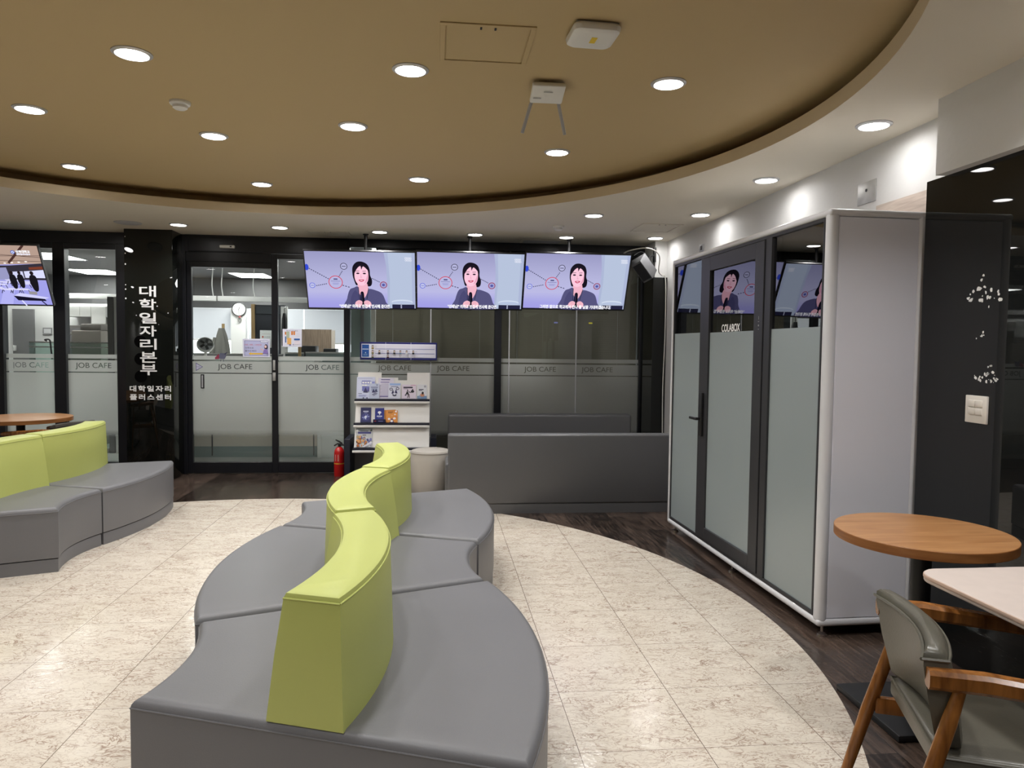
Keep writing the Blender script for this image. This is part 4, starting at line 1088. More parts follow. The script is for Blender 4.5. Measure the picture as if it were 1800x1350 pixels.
leaflet('leaflet', 'pale pink leaflet with black dancing figures on the top shelf', -0.302, 2, 0.15, 0.155, (236, 224, 240), [('r', .6, .93, .95, .96, (210, 120, 150)), ('r', .1, .74, .75, .84, (60, 52, 74)), ('r', .1, .68, .4, .71, (120, 110, 140)), ('t', .25, .30, .5, .58, (24, 22, 28)), ('l', .4, .05, .46, .32, (24, 22, 28)), ('l', .52, .05, .50, .32, (24, 22, 28)), ('e', .36, .54, .44, .64, (24, 22, 28)), ('e', .62, .42, .86, .60, (40, 38, 46)), ('l', .45, .5, .65, .42, (24, 22, 28)), ('e', .7, .58, .8, .68, (24, 22, 28)), ('e', .2, .2, .32, .3, (90, 84, 110))])
leaflet('leaflet', 'narrow white leaflet with small seated cartoon figure, right end of top shelf', -0.165, 2, 0.10, 0.155, (230, 232, 240), [('e', .72, .80, .9, .94, (70, 72, 84)), ('e', .76, .83, .86, .91, (230, 232, 240)), ('r', .15, .62, .65, .68, (70, 72, 92)), ('r', .15, .56, .5, .60, (110, 112, 130)), ('r', .0, .0, 1, .2, (120, 150, 190)), ('e', .3, .14, .75, .38, (212, 150, 120)), ('e', .45, .3, .68, .5, (40, 34, 36)), ('t', .05, .05, .4, .28, (150, 170, 200))])
leaflet('brochure', 'dark blue brochure with white burst, left on the middle shelf', -0.745, 1, 0.108, 0.158, (52, 54, 104), [('r', .25, .70, .75, .78, (210, 214, 240)), ('r', .35, .63, .65, .66, (170, 176, 220)), ('e', .1, .1, .9, .6, (66, 70, 132)), ('l', .15, .32, .85, .40, (170, 180, 230)), ('l', .3, .22, .7, .52, (150, 160, 220)), ('e', .38, .28, .6, .44, (236, 240, 255)), ('t', .45, .2, .55, .55, (210, 220, 250))], cat='brochure', thick=0.008)
leaflet('brochure', 'royal blue card with white tree emblem in a small holder, middle shelf', -0.603, 1, 0.092, 0.122, (36, 44, 132), [('e', .3, .50, .7, .72, (240, 240, 248)), ('r', .47, .40, .55, .55, (240, 240, 248)), ('r', .2, .24, .8, .32, (220, 224, 244)), ('r', .3, .14, .7, .17, (150, 160, 210)), ('r', .1, .93, .9, .96, (70, 80, 160))], cat='brochure', dy=0.006, zoff=0.032)
hd = thing('leaflet_holder', 'low dark navy holder box under the royal blue card', 'holder', (-0.603, 7.75 + tiers[1][2] - 0.003, tiers[1][0]))
MB().box((-0.063, -0.034, 0), (0.063, -0.004, 0.034), cmat((30, 28, 72)), 0.001, 1).build('tray', hd, smooth=False)
b = MB()
for u0, u1, c in ((-0.05, -0.032, (170, 60, 70)), (-0.01, 0.04, (110, 114, 170))): b.poly([(u0, -0.0344, 0.012), (u1, -0.0344, 0.012), (u1, -0.0344, 0.022), (u0, -0.0344, 0.022)], cmat(c))
b.build('printed_strip', hd, smooth=False)
OR = [('r', .15, .84, .6, .90, (120, 70, 40)), ('r', .15, .76, .5, .80, (140, 90, 50)), ('t', .72, .86, 1, .99, (60, 56, 120)), ('e', .76, .84, .94, .97, (250, 240, 250)), ('e', .68, .60, .86, .72, (246, 224, 220)), ('e', .42, .52, .6, .62, (232, 170, 110)), ('e', .15, .2, .36, .38, (248, 240, 244)), ('e', .6, .24, .85, .42, (248, 240, 244)), ('t', .3, .0, .7, .36, (74, 60, 120)), ('e', .38, .02, .6, .2, (250, 246, 250)), ('e', .8, .42, .94, .52, (210, 120, 80))]
leaflet('brochure', 'orange illustrated booklet on the middle shelf', -0.475, 1, 0.118, 0.128, (226, 150, 70), OR, cat='brochure', thick=0.008, dy=0.007)
leaflet('brochure', 'second orange booklet peeping out behind the front one', -0.492, 1, 0.118, 0.131, (216, 142, 66), [], cat='brochure', thick=0.002, dy=0.0005, rz=-0.04, zoff=0.004)
def collage():
    rnd = random.Random(11); a = [('r', .0, .86, 1, 1, (176, 186, 192)), ('r', .25, .84, .75, .88, (90, 96, 104)), ('r', .12, .72, .92, .82, (70, 74, 140)), ('r', .4, .62, .62, .67, (120, 110, 110))]
    pal = ((206, 130, 60), (150, 84, 44), (226, 170, 110), (110, 104, 150), (60, 46, 40), (196, 110, 50), (180, 160, 120))
    for _ in range(46):
        u, v = rnd.random() * .85, rnd.random() * .5; s = rnd.uniform(.05, .2)
        a.append((rnd.choice('et'), u, v, min(1, u + s), min(.62, v + s), rnd.choice(pal if u < .6 else ((120, 120, 180), (210, 210, 236), (80, 78, 130), (236, 236, 246)))))
    a += [('l', .45, .02, .95, .28, (240, 240, 250)), ('l', .5, .0, 1.0, .24, (226, 226, 244)), ('t', .86, .84, 1, .96, (50, 60, 60)), ('e', .02, .8, .16, .92, (240, 244, 246))]
    return a
leaflet('brochure', 'colourful photo-collage booklet, alone on the lowest shelf', -0.755, 0, 0.168, 0.198, (206, 210, 214), collage(), cat='brochure', thick=0.006)

# staff board on the glass
og = thing('notice_board', 'long navy staff chart with tiny portraits on the glass', 'notice board', (-0.433, BY - 0.008, 1.358))
MB().box((-0.423, -0.018, -0.098), (0.423, 0, 0.098), M['navy'] if False else cmat((44, 46, 110), 0.4), 0.003, 1).build('backing', og, smooth=False)
def chart():
    b = MB(); k = [0]
    def r(u0, v0, u1, v1, c):
        k[0] += 1; y = -0.018 - 0.0003 * k[0]
        b.poly([(u0, y, v0), (u1, y, v0), (u1, y, v1), (u0, y, v1)], cmat(c))
    def e(u, v, ru, rv, c):
        k[0] += 1; y = -0.018 - 0.0003 * k[0]
        b.poly([(u + ru * math.cos(2 * PI * i / 14), y, v + rv * math.sin(2 * PI * i / 14)) for i in range(14)], cmat(c))
    r(-0.408, -0.074, 0.408, 0.078, (232, 234, 246)); r(-0.402, -0.066, -0.325, 0.070, (36, 88, 168)); r(-0.398, 0.016, -0.33, 0.024, (210, 222, 240)); e(-0.363, -0.02, 0.006, 0.006, (200, 220, 245))
    for v in (-0.036, -0.044, -0.052): r(-0.388, v, -0.342, v + 0.004, (120, 160, 210))
    r(-0.30, -0.068, 0.40, 0.072, (216, 214, 228))
    for v in (0.020, -0.030): r(-0.26, v, 0.395, v + 0.006, (110, 116, 172))
    for u, v, suit in ((-0.285, 0.045, (140, 120, 60)), (-0.285, -0.008, (120, 110, 60)), (-0.212, -0.008, (40, 42, 52)), (-0.285, -0.055, (70, 74, 60)), (-0.118, -0.008, (60, 44, 66)), (-0.048, -0.008, (30, 28, 36)), (0.018, -0.008, (110, 130, 150)), (0.088, -0.008, (200, 200, 206)), (0.160, -0.008, (34, 38, 44)), (-0.118, -0.055, (60, 30, 44))):
        r(u - 0.015, v - 0.021, u + 0.015, v + 0.021, (196, 198, 206)); e(u, v - 0.016, 0.014, 0.010, suit); e(u, v + 0.006, 0.009, 0.012, (36, 30, 34)); e(u, v + 0.002, 0.006, 0.008, (226, 186, 170))
        for q in range(3): r(u + 0.021, v + 0.010 - q * 0.009, u + 0.043, v + 0.012 - q * 0.009, (170, 170, 180))
    for u in (-0.143, 0.133): r(u, -0.098, u + 0.003, 0.098, (236, 238, 246))
    return b
chart().build('chart_sheet', og, smooth=False)

# posters and stickers on the doors
def poster(name, label, x, z, w, h, paper, draw, y=BY - 0.004):
    t = thing(name, label, 'poster', (x, y, z))
    MB().box((-w / 2, -0.003, -h / 2), (w / 2, 0, h / 2), cmat(paper), 0.0005, 1).build('sheet', t, smooth=False)
    b = MB(); k = [0]
    def r(u0, v0, u1, v1, c):
        k[0] += 1; yy = -0.003 - 0.0003 * k[0]
        b.poly([((u0 - .5) * w, yy, (v0 - .5) * h), ((u1 - .5) * w, yy, (v0 - .5) * h), ((u1 - .5) * w, yy, (v1 - .5) * h), ((u0 - .5) * w, yy, (v1 - .5) * h)], cmat(c))
    def e(u, v, ru, rv, c):
        k[0] += 1; yy = -0.003 - 0.0003 * k[0]
        b.poly([((u + ru * math.cos(2 * PI * i / 20) - .5) * w, yy, (v + rv * math.sin(2 * PI * i / 20) - .5) * h) for i in range(20)], cmat(c))
    def pg(pts, c):
        k[0] += 1; yy = -0.003 - 0.0003 * k[0]
        b.poly([((u - .5) * w, yy, (v - .5) * h) for u, v in pts], cmat(c))
    def tx(s, u, v, wu, hv, c):
        k[0] += 1; yy = -0.003 - 0.0003 * k[0]
        b.mesh(fit_text(s, wu * w, hv * h), cmat(c), Matrix.Translation(((u - .5) * w, yy, (v - .5) * h)) @ UP)
    draw(r, e, pg, tx)
    b.build('print', t, smooth=False)
def arrow_poster(r, e, pg, tx):
    r(.06, .07, .94, .90, (78, 74, 150)); r(.075, .09, .925, .88, (190, 192, 228))
    tx('1번, 3번, 13번은', .39, .67, .62, .10, (210, 84, 110)); tx('안쪽으로', .25, .50, .30, .10, (52, 48, 96)); tx('들어오세요!', .30, .34, .42, .10, (52, 48, 96))
    pg([(.22, .19), (.30, .26), (.30, .225), (.74, .225), (.74, .145), (.30, .145), (.30, .11)], (232, 186, 66)); e(.89, .17, .035, .05, (150, 140, 170)); e(.89, .17, .018, .026, (190, 192, 228))
    e(.80, .86, .16, .075, (78, 74, 150)); e(.80, .86, .15, .063, (226, 228, 244)); tx('이쪽입니다', .80, .86, .2, .045, (130, 126, 180))
    e(.86, .55, .062, .16, (34, 24, 40)); e(.845, .58, .04, .075, (240, 200, 196)); pg([(.74, .20), (.78, .40), (.84, .46), (.90, .42), (.93, .20)], (140, 120, 190)); pg([(.76, .40), (.66, .50), (.65, .46), (.76, .34)], (230, 190, 190))
poster('door_poster', 'lavender poster with yellow arrow and cartoon woman on the glass door', -1.972, 1.376, 0.287, 0.20, (222, 222, 240), arrow_poster)
def map_poster(r, e, pg, tx):
    tx('배치 안내도', .5, .90, .62, .07, (90, 90, 120)); r(.12, .68, .19, .84, (206, 120, 50)); r(.13, .24, .19, .58, (52, 96, 160)); r(.20, .42, .36, .86, (176, 186, 166)); r(.24, .14, .45, .50, (232, 178, 104)); r(.45, .67, .54, .88, (216, 124, 48)); r(.57, .67, .65, .88, (216, 124, 48)); r(.46, .76, .64, .78, (230, 160, 90))
    r(.60, .38, .90, .47, (44, 96, 170)); r(.60, .14, .90, .34, (232, 224, 236)); r(.66, .30, .84, .31, (180, 170, 190)); r(.34, .08, .44, .14, (96, 96, 150)); r(.54, .10, .57, .16, (90, 80, 140)); r(.72, .60, .9, .61, (190, 190, 210)); r(.72, .72, .9, .73, (190, 190, 210))
poster('door_poster', 'pale floor-plan poster with orange and blue blocks on the right glass door', -1.590, 1.490, 0.205, 0.195, (226, 226, 242), map_poster)
def note_poster(r, e, pg, tx):
    r(.15, .78, .9, .80, (190, 170, 180)); e(.24, .62, .07, .06, (206, 96, 86)); tx('수시모집', .62, .62, .5, .09, (130, 126, 140))
    for q in range(6): r(.5, .48 - q * .08, .9, .495 - q * .08, (176, 176, 190))
poster('door_notice', 'white notice with red dot partly behind the arrow poster', -1.875, 1.475, 0.125, 0.19, (232, 232, 236), note_poster, y=BY + 0.016)
tri = thing('door_sticker', 'small purple triangular sticker at the left end of the lettered film', 'sticker', (-2.58, BY - 0.006, 1.165))
MB().loft([[(-0.03, 0, -0.045), (-0.03, 0, 0.045), (0.045, 0, 0.0)], [(-0.03, -0.001, -0.045), (-0.03, -0.001, 0.045), (0.045, -0.001, 0.0)]], cmat((96, 90, 140))).build('sheet', tri, smooth=False)
b = MB(); b.poly([(-0.024, -0.0013, -0.034), (-0.024, -0.0013, 0.034), (0.034, -0.0013, 0)], cmat((206, 204, 226))); b.mesh(fit_text('자동문', 0.042, 0.016), cmat((70, 64, 120)), Matrix.Translation((-0.004, -0.0016, 0)) @ UP)
b.build('print', tri, smooth=False)
mc = thing('door_sticker', 'grey and red cut-out sticker above the words on the glass door', 'sticker', (-2.335, BY - 0.006, 1.265))
b = MB()
b.loft([[(-0.03, y, -0.01), (0.03, y, -0.012), (0.045, y, 0.02), (0.036, y, 0.05), (-0.02, y, 0.052), (-0.034, y, 0.02)] for y in (0, -0.001)], cmat((96, 98, 120)))
b.loft([[(-0.03, y, -0.012), (-0.03, y, 0.045), (-0.075, y, 0.0), (-0.07, y, -0.016)] for y in (-0.0005, -0.0015)], cmat((150, 52, 78)))
b.loft([[(-0.018, y, -0.04), (-0.010, y, -0.04), (-0.006, y, -0.01), (-0.014, y, -0.01)] for y in (0, -0.001)], cmat((120, 122, 140))); b.loft([[(0.012, y, -0.04), (0.020, y, -0.04), (0.014, y, -0.01), (0.006, y, -0.01)] for y in (0, -0.001)], cmat((120, 122, 140)))
b.loft([[(0.03, y, 0.03), (0.055, y, 0.055), (0.05, y, 0.062), (0.028, y, 0.045)] for y in (0, -0.001)], cmat((60, 58, 90)))
b.build('sheet', mc, smooth=False)

for x, c, s_ in ((1.73, (206, 204, 70), 'tiny yellow tab stuck on the glass under the screens'), (1.33, (110, 116, 170), 'tiny blue-grey tab stuck on the glass under the screens')):
    tag(MB().box((x - 0.022, BY - 0.003, 1.692), (x + 0.022, BY - 0.001, 1.710), cmat(c), 0.0005, 1).build('glass_tab', smooth=False), s_, 'sticker')

# ------------------------------------------------------------------ extinguisher
ex = thing('fire_extinguisher', 'red fire extinguisher standing on the dark floor by the glass door', 'fire extinguisher', (-1.055, 7.98, 0))
MB().lathe([(0.001, 0), (0.052, 0), (0.056, 0.012), (0.056, 0.25), (0.050, 0.285), (0.030, 0.312), (0.018, 0.32), (0.001, 0.32)], M['red_paint'], 32).build('cylinder', ex)
MB().lathe([(0.0565, 0.135), (0.0568, 0.136), (0.0568, 0.146), (0.0565, 0.147)], cmat((214, 150, 40)), 32).build('band', ex)
b = MB(); b.lathe([(0.001, 0.32), (0.016, 0.32), (0.016, 0.345), (0.001, 0.345)], M['black_plastic'], 16)
b.tube([(-0.055, 0, 0.33), (-0.02, 0, 0.352), (0.03, 0, 0.348), (0.045, 0, 0.335)], 0.008, M['black_plastic']); b.tube([(-0.04, 0, 0.395), (-0.005, 0, 0.378), (0.03, 0, 0.355)], [0.006, 0.009, 0.008], M['black_plastic'])
b.build('valve', ex)
MB().tube(bez([(0.016, 0, 0.335), (0.055, -0.01, 0.33), (0.068, -0.012, 0.26), (0.066, -0.012, 0.10)]), 0.007, M['black_plastic'], 8).build('hose', ex)
MB().poly([(-0.0565 * math.cos(a), -0.0568 * math.sin(a) , z) for a, z in ((0.9, 0.17), (1.5, 0.17), (1.5, 0.24), (0.9, 0.24))], cmat((226, 222, 214))).build('paper_label', ex)

# ------------------------------------------------------------------ tables and chairs at the right, and behind the left sofa
def round_table(x, y, r, label, hb=0.21):
    t = thing('round_table', label, 'table', (x, y, 0))
    z = 0.72
    MB().lathe([(0.001, z - 0.036), (r - 0.002, z - 0.036), (r, z - 0.034), (r, z - 0.002), (r - 0.0015, z)], M['oak_edge'], 72).build('edge_band', t)
    MB().lathe([(0.001, z - 0.0005), (r - 0.0015, z - 0.0005), (r - 0.0015, z + 0.0002), (0.001, z + 0.0002)], M['oak_top'], 72).build('tabletop', t)
    MB().lathe([(0.001, 0.03), (0.036, 0.03), (0.036, z - 0.05), (0.12, z - 0.045), (0.12, z - 0.036), (0.001, z - 0.036)], M['dark_metal'], 28).build('column', t)
    MB().box((-hb, -hb, 0), (hb, hb, 0.028), M['dark_metal'], 0.008, 2).build('base_plate', t)
    return t
round_table(1.872, 2.612, 0.315, 'round oak table on dark square foot in front of the black panel')
round_table(-3.82, 7.10, 0.42, 'round oak table behind the left sofa, cut by the picture edge', 0.16)
st = thing('rectangular_table', 'pale pinkish table with rounded corners at the lower right picture edge', 'table', (1.925, 1.80, 0))
o = rrect(0.40, 0.365, 0.075, 8)
b = MB(); b.prism(o, 0.690, 0.716, M['pink_laminate'], 0.005, 3, None, True); b.build('tabletop', st)
b = MB(); b.prism(rrect(0.402, 0.367, 0.077, 8), 0.700, 0.714, cmat((206, 178, 160)), 0.004, 2, None, True); b.build('edge_band', st)
MB().lathe([(0.001, 0.02), (0.034, 0.02), (0.034, 0.66), (0.14, 0.675), (0.14, 0.69), (0.001, 0.69)], M['dark_metal'], 24, Matrix.Translation((0.14, 0, 0))).build('column', st)
MB().lathe([(0.001, 0), (0.20, 0), (0.20, 0.012), (0.05, 0.025), (0.001, 0.026)], M['dark_metal'], 32, Matrix.Translation((0.14, 0, 0))).build('base_plate', st)

def armchair(x, y, deg, label, vinyl):
    t = thing('wooden_armchair', label, 'chair', (x, y, 0), math.radians(deg), 'wooden armchairs')
    W = M['chair_wood']
    hw = 0.238
    # seat pad
    s = MB()
    out = [(0.035, -0.225), (0.50, -0.24), (0.53, -0.21), (0.53, 0.21), (0.50, 0.24), (0.035, 0.225)]
    s.prism(out, 0.365, 0.435, vinyl, 0.022, 4, None, True); s.build('seat', t)
    MB().tube([(x_, y_, 0.428) for x_, y_ in out] + [(out[0][0], out[0][1], 0.428)], 0.004, vinyl, 6).build('seat_piping', t)
    # curved, raked back pad
    rings = []
    n = 12
    def sect(z, xo, th, half):
        fr, bk = [], []
        for i in range(n + 1):
            v = -half + 2 * half * i / n
            c = -0.045 * (v / half) ** 2 + 0.0
            bk.append((xo - c * -1.0 - 0.0, v, z)); fr.append((xo + th - c * -1.0, v, z))
        return bk + fr[::-1]
    for z, th, half in ((0.44, 0.030, 0.195), (0.452, 0.055, 0.212), (0.56, 0.062, 0.232), (0.655, 0.058, 0.238), (0.685, 0.046, 0.236), (0.694, 0.024, 0.228)):
        rings.append(sect(z, 0.075 - (z - 0.44) * 0.20 + (0.062 - th) * 0.5, th, half))
    bk = MB().loft(rings, vinyl).build('backrest', t, angle=50)
    e = rings[3]; MB().tube([(p[0] - 0.001, p[1], 0.672) for p in sect(0.672, 0.030, 0.060, 0.239)] + [(sect(0.672, 0.030, 0.060, 0.239)[0][0] - 0.001, sect(0.672, 0.030, 0.060, 0.239)[0][1], 0.672)], 0.0045, vinyl, 6).build('piping', bk)
    # arms, legs, rails
    for s in (-1, 1):
        nm = 'armrest'
        rg = []
        for xx, z, w_, h_ in ((-0.005, 0.632, 0.020, 0.023), (0.12, 0.632, 0.022, 0.024), (0.30, 0.618, 0.024, 0.021), (0.48, 0.604, 0.023, 0.020), (0.515, 0.601, 0.017, 0.015)):
            rg.append([(xx, s * (hw + 0.012) + a * w_, z + c * h_) for a, c in ((-1, -.6), (-.6, -1), (.6, -1), (1, -.6), (1, .6), (.6, 1), (-.6, 1), (-1, .6))])
        MB().loft(rg, W).build(nm, t)
        MB().tube([(-0.095, s * (hw + 0.040), 0.0), (-0.02, s * (hw + 0.024), 0.30), (0.045, s * (hw + 0.014), 0.53), (0.068, s * (hw + 0.011), 0.615)], [0.0135, 0.0195, 0.018, 0.0135], W, 14).build('leg', t)
        MB().tube([(0.50, s * (hw + 0.030), 0.0), (0.465, s * (hw + 0.020), 0.30), (0.44, s * (hw + 0.012), 0.592)], [0.0135, 0.019, 0.0145], W, 14).build('leg', t)
        MB().box((0.0, s * (hw + 0.015) - 0.011, 0.30), (0.46, s * (hw + 0.015) + 0.011, 0.35), W, 0.004).build('side_rail', t)
    for xx in (0.075, 0.45):
        MB().box((xx - 0.012, -hw - 0.01, 0.335), (xx + 0.012, hw + 0.01, 0.367), W, 0.004).build('cross_rail', t)
    return t
armchair(1.262, 1.83, -20, 'worn wooden armchair with olive vinyl pads at the lower right corner', M['olive_vinyl'])
armchair(-3.24, 6.88, 164, 'dark-backed wooden armchair behind the left sofa by the round table', pmat('brown_vinyl', (0.045, 0.036, 0.028), 0.4))

# ------------------------------------------------------------------ office behind the glass
OY = 13.6
struct(MB().box((-9.0, BY + 0.06, -0.1), (3.4, OY + 0.2, 0.0), M['office_floor']).build('floor_office', smooth=False))
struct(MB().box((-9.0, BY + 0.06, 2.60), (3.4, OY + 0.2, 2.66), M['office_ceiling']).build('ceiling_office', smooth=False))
struct(MB().box((-9.1, BY + 0.06, 0), (-9.0, OY, 2.6), M['office_white']).build('wall_office_left', smooth=False))
struct(MB().box((3.3, BY + 0.06, 0), (3.4, OY, 2.6), M['grey_wall']).build('wall_office_right', smooth=False))
b = MB()
b.box((-9.0, OY, 2.065), (3.4, OY + 0.1, 2.6), M['office_ceiling'])
b.box((-9.0, OY, 0), (3.4, OY + 0.1, 0.9), M['office_white'])
b.box((-9.0, OY, 0.9), (-5.4, OY + 0.1, 2.065), M['office_white'])
b.box((-3.68, OY - 0.14, 0.0), (-3.42, OY + 0.1, 2.065), M['office_white'])
b.box((1.0, OY, 0.9), (3.4, OY + 0.1, 2.065), M['office_white'])
struct(b.build('wall_office_back', smooth=False))
b = MB(); b.box((-5.4, OY + 0.06, 0.9), (1.0, OY + 0.08, 2.065), M['sky_window']); struct(b.build('window_5', smooth=False))
for x0, x1, zz, s in ((-5.38, -3.70, 1.50, 'pale roller blind left of the wall clock column in the office'), (-3.40, -2.44, 1.0, 'pale roller blind right of the clock column, lowered furthest'), (-2.42, 0.9, 1.45, 'wide pale roller blind behind the wood-grain partition')):
    t = thing('roller_blind', s, 'blind', ((x0 + x1) / 2, OY - 0.005, 2.06))
    w = (x1 - x0) / 2
    MB().box((-w, -0.004, zz - 2.06), (w, 0.0, 0), M['roller_blind']).build('fabric', t, smooth=False)
    MB().tube([(-w, -0.002, zz - 2.06), (w, -0.002, zz - 2.06)], 0.015, M['white_plastic'], 8).build('bottom_bar', t)
# ceiling light panels
for x, y, w, d, s in ((-3.17, 12.9, .30, .40, 'square office ceiling panel light seen through the glass door'), (-5.67, 12.85, .34, .42, 'office ceiling panel light seen through the glass right of the hall screen'), (-5.30, 10.65, .30, .42, 'office ceiling panel light beside the hall screen edge'), (-0.52, 9.02, .30, .14, 'office ceiling panel light above the screen nearest the doors'), (1.15, 9.02, .30, .14, 'office ceiling panel light above the middle and right screens'), (-1.3, 11.2, .3, .42, 'office ceiling panel light hidden behind the screens'), (-7.4, 11.2, .3, .42, 'office ceiling panel light beyond the picture edge'), (-3.2, 10.0, .3, .3, 'office ceiling panel light hidden behind the door header')):
    t = thing('panel_light', s, 'ceiling light', (x, y, 2.60), 0, 'office panel lights')
    MB().box((-w, -d, -0.010), (w, d, 0), M['white_plastic'], 0.002, 1).build('frame', t, smooth=False)
    MB().box((-w + .02, -d + .02, -0.012), (w - .02, d - .02, -0.009), M['office_panel']).build('diffuser', t, smooth=False)
# suspended tray
tr = thing('suspended_tray', 'long white suspended trunking hung on cords across the office', 'trunking', (-3.19, 11.0, 2.075))
MB().box((-3.4, -0.05, -0.036), (-0.006, 0.05, 0.036), M['office_white'], 0.004).build('channel', tr)
MB().box((0.014, -0.05, -0.036), (2.1, 0.05, 0.036), M['office_white'], 0.004).build('channel', tr)
for x in (-0.06, 0.075, 0.52):
    MB().tube(bez([(x, 0, 0.04), (x - 0.02, 0.01, 0.2), (x - 0.01, 0.02, 0.40), (x + (0.12 if x > .9 else 0), 0.02, 0.56)]), 0.008, M['white_plastic'], 6).build('cord', tr)
# clock and charm on the column
ck = thing('wall_clock', 'round white wall clock on the office column', 'clock', (-3.53, OY - 0.14, 2.04))
CM = Matrix.Rotation(PI / 2, 4, 'X')
MB().lathe([(0.001, 0.0), (0.125, 0.0), (0.125, 0.03), (0.115, 0.035), (0.11, 0.025), (0.001, 0.025)], M['dark_grey_plastic'], 36, CM).build('case', ck)
MB().lathe([(0.001, 0.026), (0.111, 0.026), (0.111, 0.027), (0.001, 0.027)], M['letter_white'], 36, CM).build('dial', ck)
b = MB()
for k in range(12):
    a = k * PI / 6; b.box((-0.003, -0.029, 0.086), (0.003, -0.0275, 0.105), M['black_plastic'], mtx=Matrix.Rotation(a, 4, 'Y'))
b.build('hour_marks', ck, smooth=False)
b = MB(); b.box((-0.003, -0.031, -0.085), (0.003, -0.029, 0.015), M['black_plastic']); b.build('minute_hand', ck)
b = MB(); b.box((-0.004, -0.033, -0.015), (0.004, -0.031, 0.05), M['black_plastic'], mtx=Matrix.Rotation(0.3, 4, 'Y')); b.build('hour_hand', ck)
ch = thing('hanging_charm', 'small red and grey ornament hanging under the wall clock', 'ornament', (-3.52, OY - 0.145, 1.885))
MB().tube([(0.026 * math.cos(a * PI / 8), -0.012, -0.03 + 0.035 * math.sin(a * PI / 8)) for a in range(17)], 0.010, cmat((140, 140, 136)), 8).build('ring', ch)
MB().box((-0.02, -0.03, 0.005), (0.02, -0.002, 0.03), cmat((206, 110, 110)), 0.01).build('bow', ch)
# coat on a stand
cs = thing('coat_stand', 'wooden coat stand post showing above a grey coat in the office', 'coat stand', (-3.205, 11.32, 0))
MB().tube([(0, 0, 0.02), (0, 0, 1.72)], 0.022, M['stick_wood'], 12).build('post', cs)
MB().lathe([(0.001, 0), (0.2, 0), (0.2, 0.02), (0.03, 0.03), (0.001, 0.03)], M['stick_wood'], 24).build('base', cs)
co = thing('coat', 'grey padded coat hanging on the office coat stand', 'coat', (-3.205, 11.15, 1.05))
rg = []
for z, w, d in ((-0.25, 0.13, 0.10), (0.10, 0.125, 0.11), (0.34, 0.10, 0.10), (0.50, 0.065, 0.08), (0.60, 0.03, 0.05)):
    rg.append([((w + 0.015 * math.sin(5 * a * PI / 10)) * math.cos(a * PI / 10) + 0.02, d * math.sin(a * PI / 10), z) for a in range(20)])
MB().loft(rg, M['coat_cloth']).build('body', co)
MB().tube([(-0.05, -0.05, 0.46), (-0.10, -0.07, 0.2), (-0.13, -0.08, -0.15)], [0.03, 0.045, 0.05], M['coat_cloth'], 12).build('sleeve', co)
MB().tube([(0.05, -0.05, 0.46), (0.085, -0.07, 0.2), (0.10, -0.08, -0.15)], [0.03, 0.04, 0.045], M['coat_cloth'], 12).build('sleeve', co)
# fan
fn = thing('desk_fan', 'round white-rimmed desk fan behind the lettered film of the left door leaf', 'fan', (-2.80, 9.15, 1.2402))
FT = Matrix.Translation((0, 0, 0.165)) @ Matrix.Rotation(math.radians(28), 4, 'Z') @ Matrix.Rotation(math.radians(62), 4, 'X') @ Matrix.Scale(0.72, 4)
MB().lathe([(0.105, -0.05), (0.135, -0.03), (0.14, 0.0), (0.132, 0.025), (0.118, 0.03), (0.118, -0.03)], M['white_plastic'], 32, FT).build('rim', fn)
b = MB(); b.lathe([(0.001, -0.02), (0.118, -0.02), (0.118, 0.006), (0.03, 0.02), (0.001, 0.022)], M['grey_plastic'], 32, FT); b.build('grille', fn)
for k in range(5):
    a = 2 * PI * k / 5
    MB().box((0.025, -0.022, 0.022), (0.10, 0.022, 0.025), M['dark_grey_plastic'], mtx=FT @ Matrix.Rotation(a, 4, 'Z') @ Matrix.Rotation(0.3, 4, 'X')).build('blade', fn)
b = MB(); b.lathe([(0.001, 0), (0.08, 0), (0.08, 0.012), (0.02, 0.02), (0.015, 0.09), (0.001, 0.09)], M['white_plastic'], 24); b.build('stand', fn)
# reception counter and screens
rc = thing('reception_counter', 'long beige and grey reception counter standing behind the glass doors', 'counter', (-2.3, 9.4, 0))
MB().box((-1.3, -0.01, 0.135), (0.78, 0.28, 0.80), M['counter_beige']).build('front_panel', rc, smooth=False)
MB().box((-1.3, -0.015, 0.0), (0.78, 0.28, 0.135), M['teal_panel']).build('kick_panel', rc, smooth=False)
MB().box((-1.3, -0.01, 0.80), (0.78, 0.28, 1.20), M['grey_wall']).build('upper_panel', rc, smooth=False)
MB().box((-1.32, -0.32, 1.20), (0.80, 0.30, 1.24), M['office_white'], 0.004).build('worktop', rc)
b = MB()
for x in (-0.5, 0.24, 0.74): b.box((x - 0.006, -0.024, 0.02), (x + 0.006, -0.009, 0.62), M['dark_grey_plastic'])
b.build('seam', rc, smooth=False)
ep = thing('end_partition', 'white low partition return beside the reception counter end', 'partition', (-1.28, 9.3, 0))
MB().box((-0.22, -0.02, 0.0), (-0.17, 0.04, 1.0), M['office_white'], 0.003).build('post', ep)
MB().box((-0.17, 0.0, 0.0), (0.20, 0.5, 1.0), M['office_white'], 0.003).build('panel', ep)
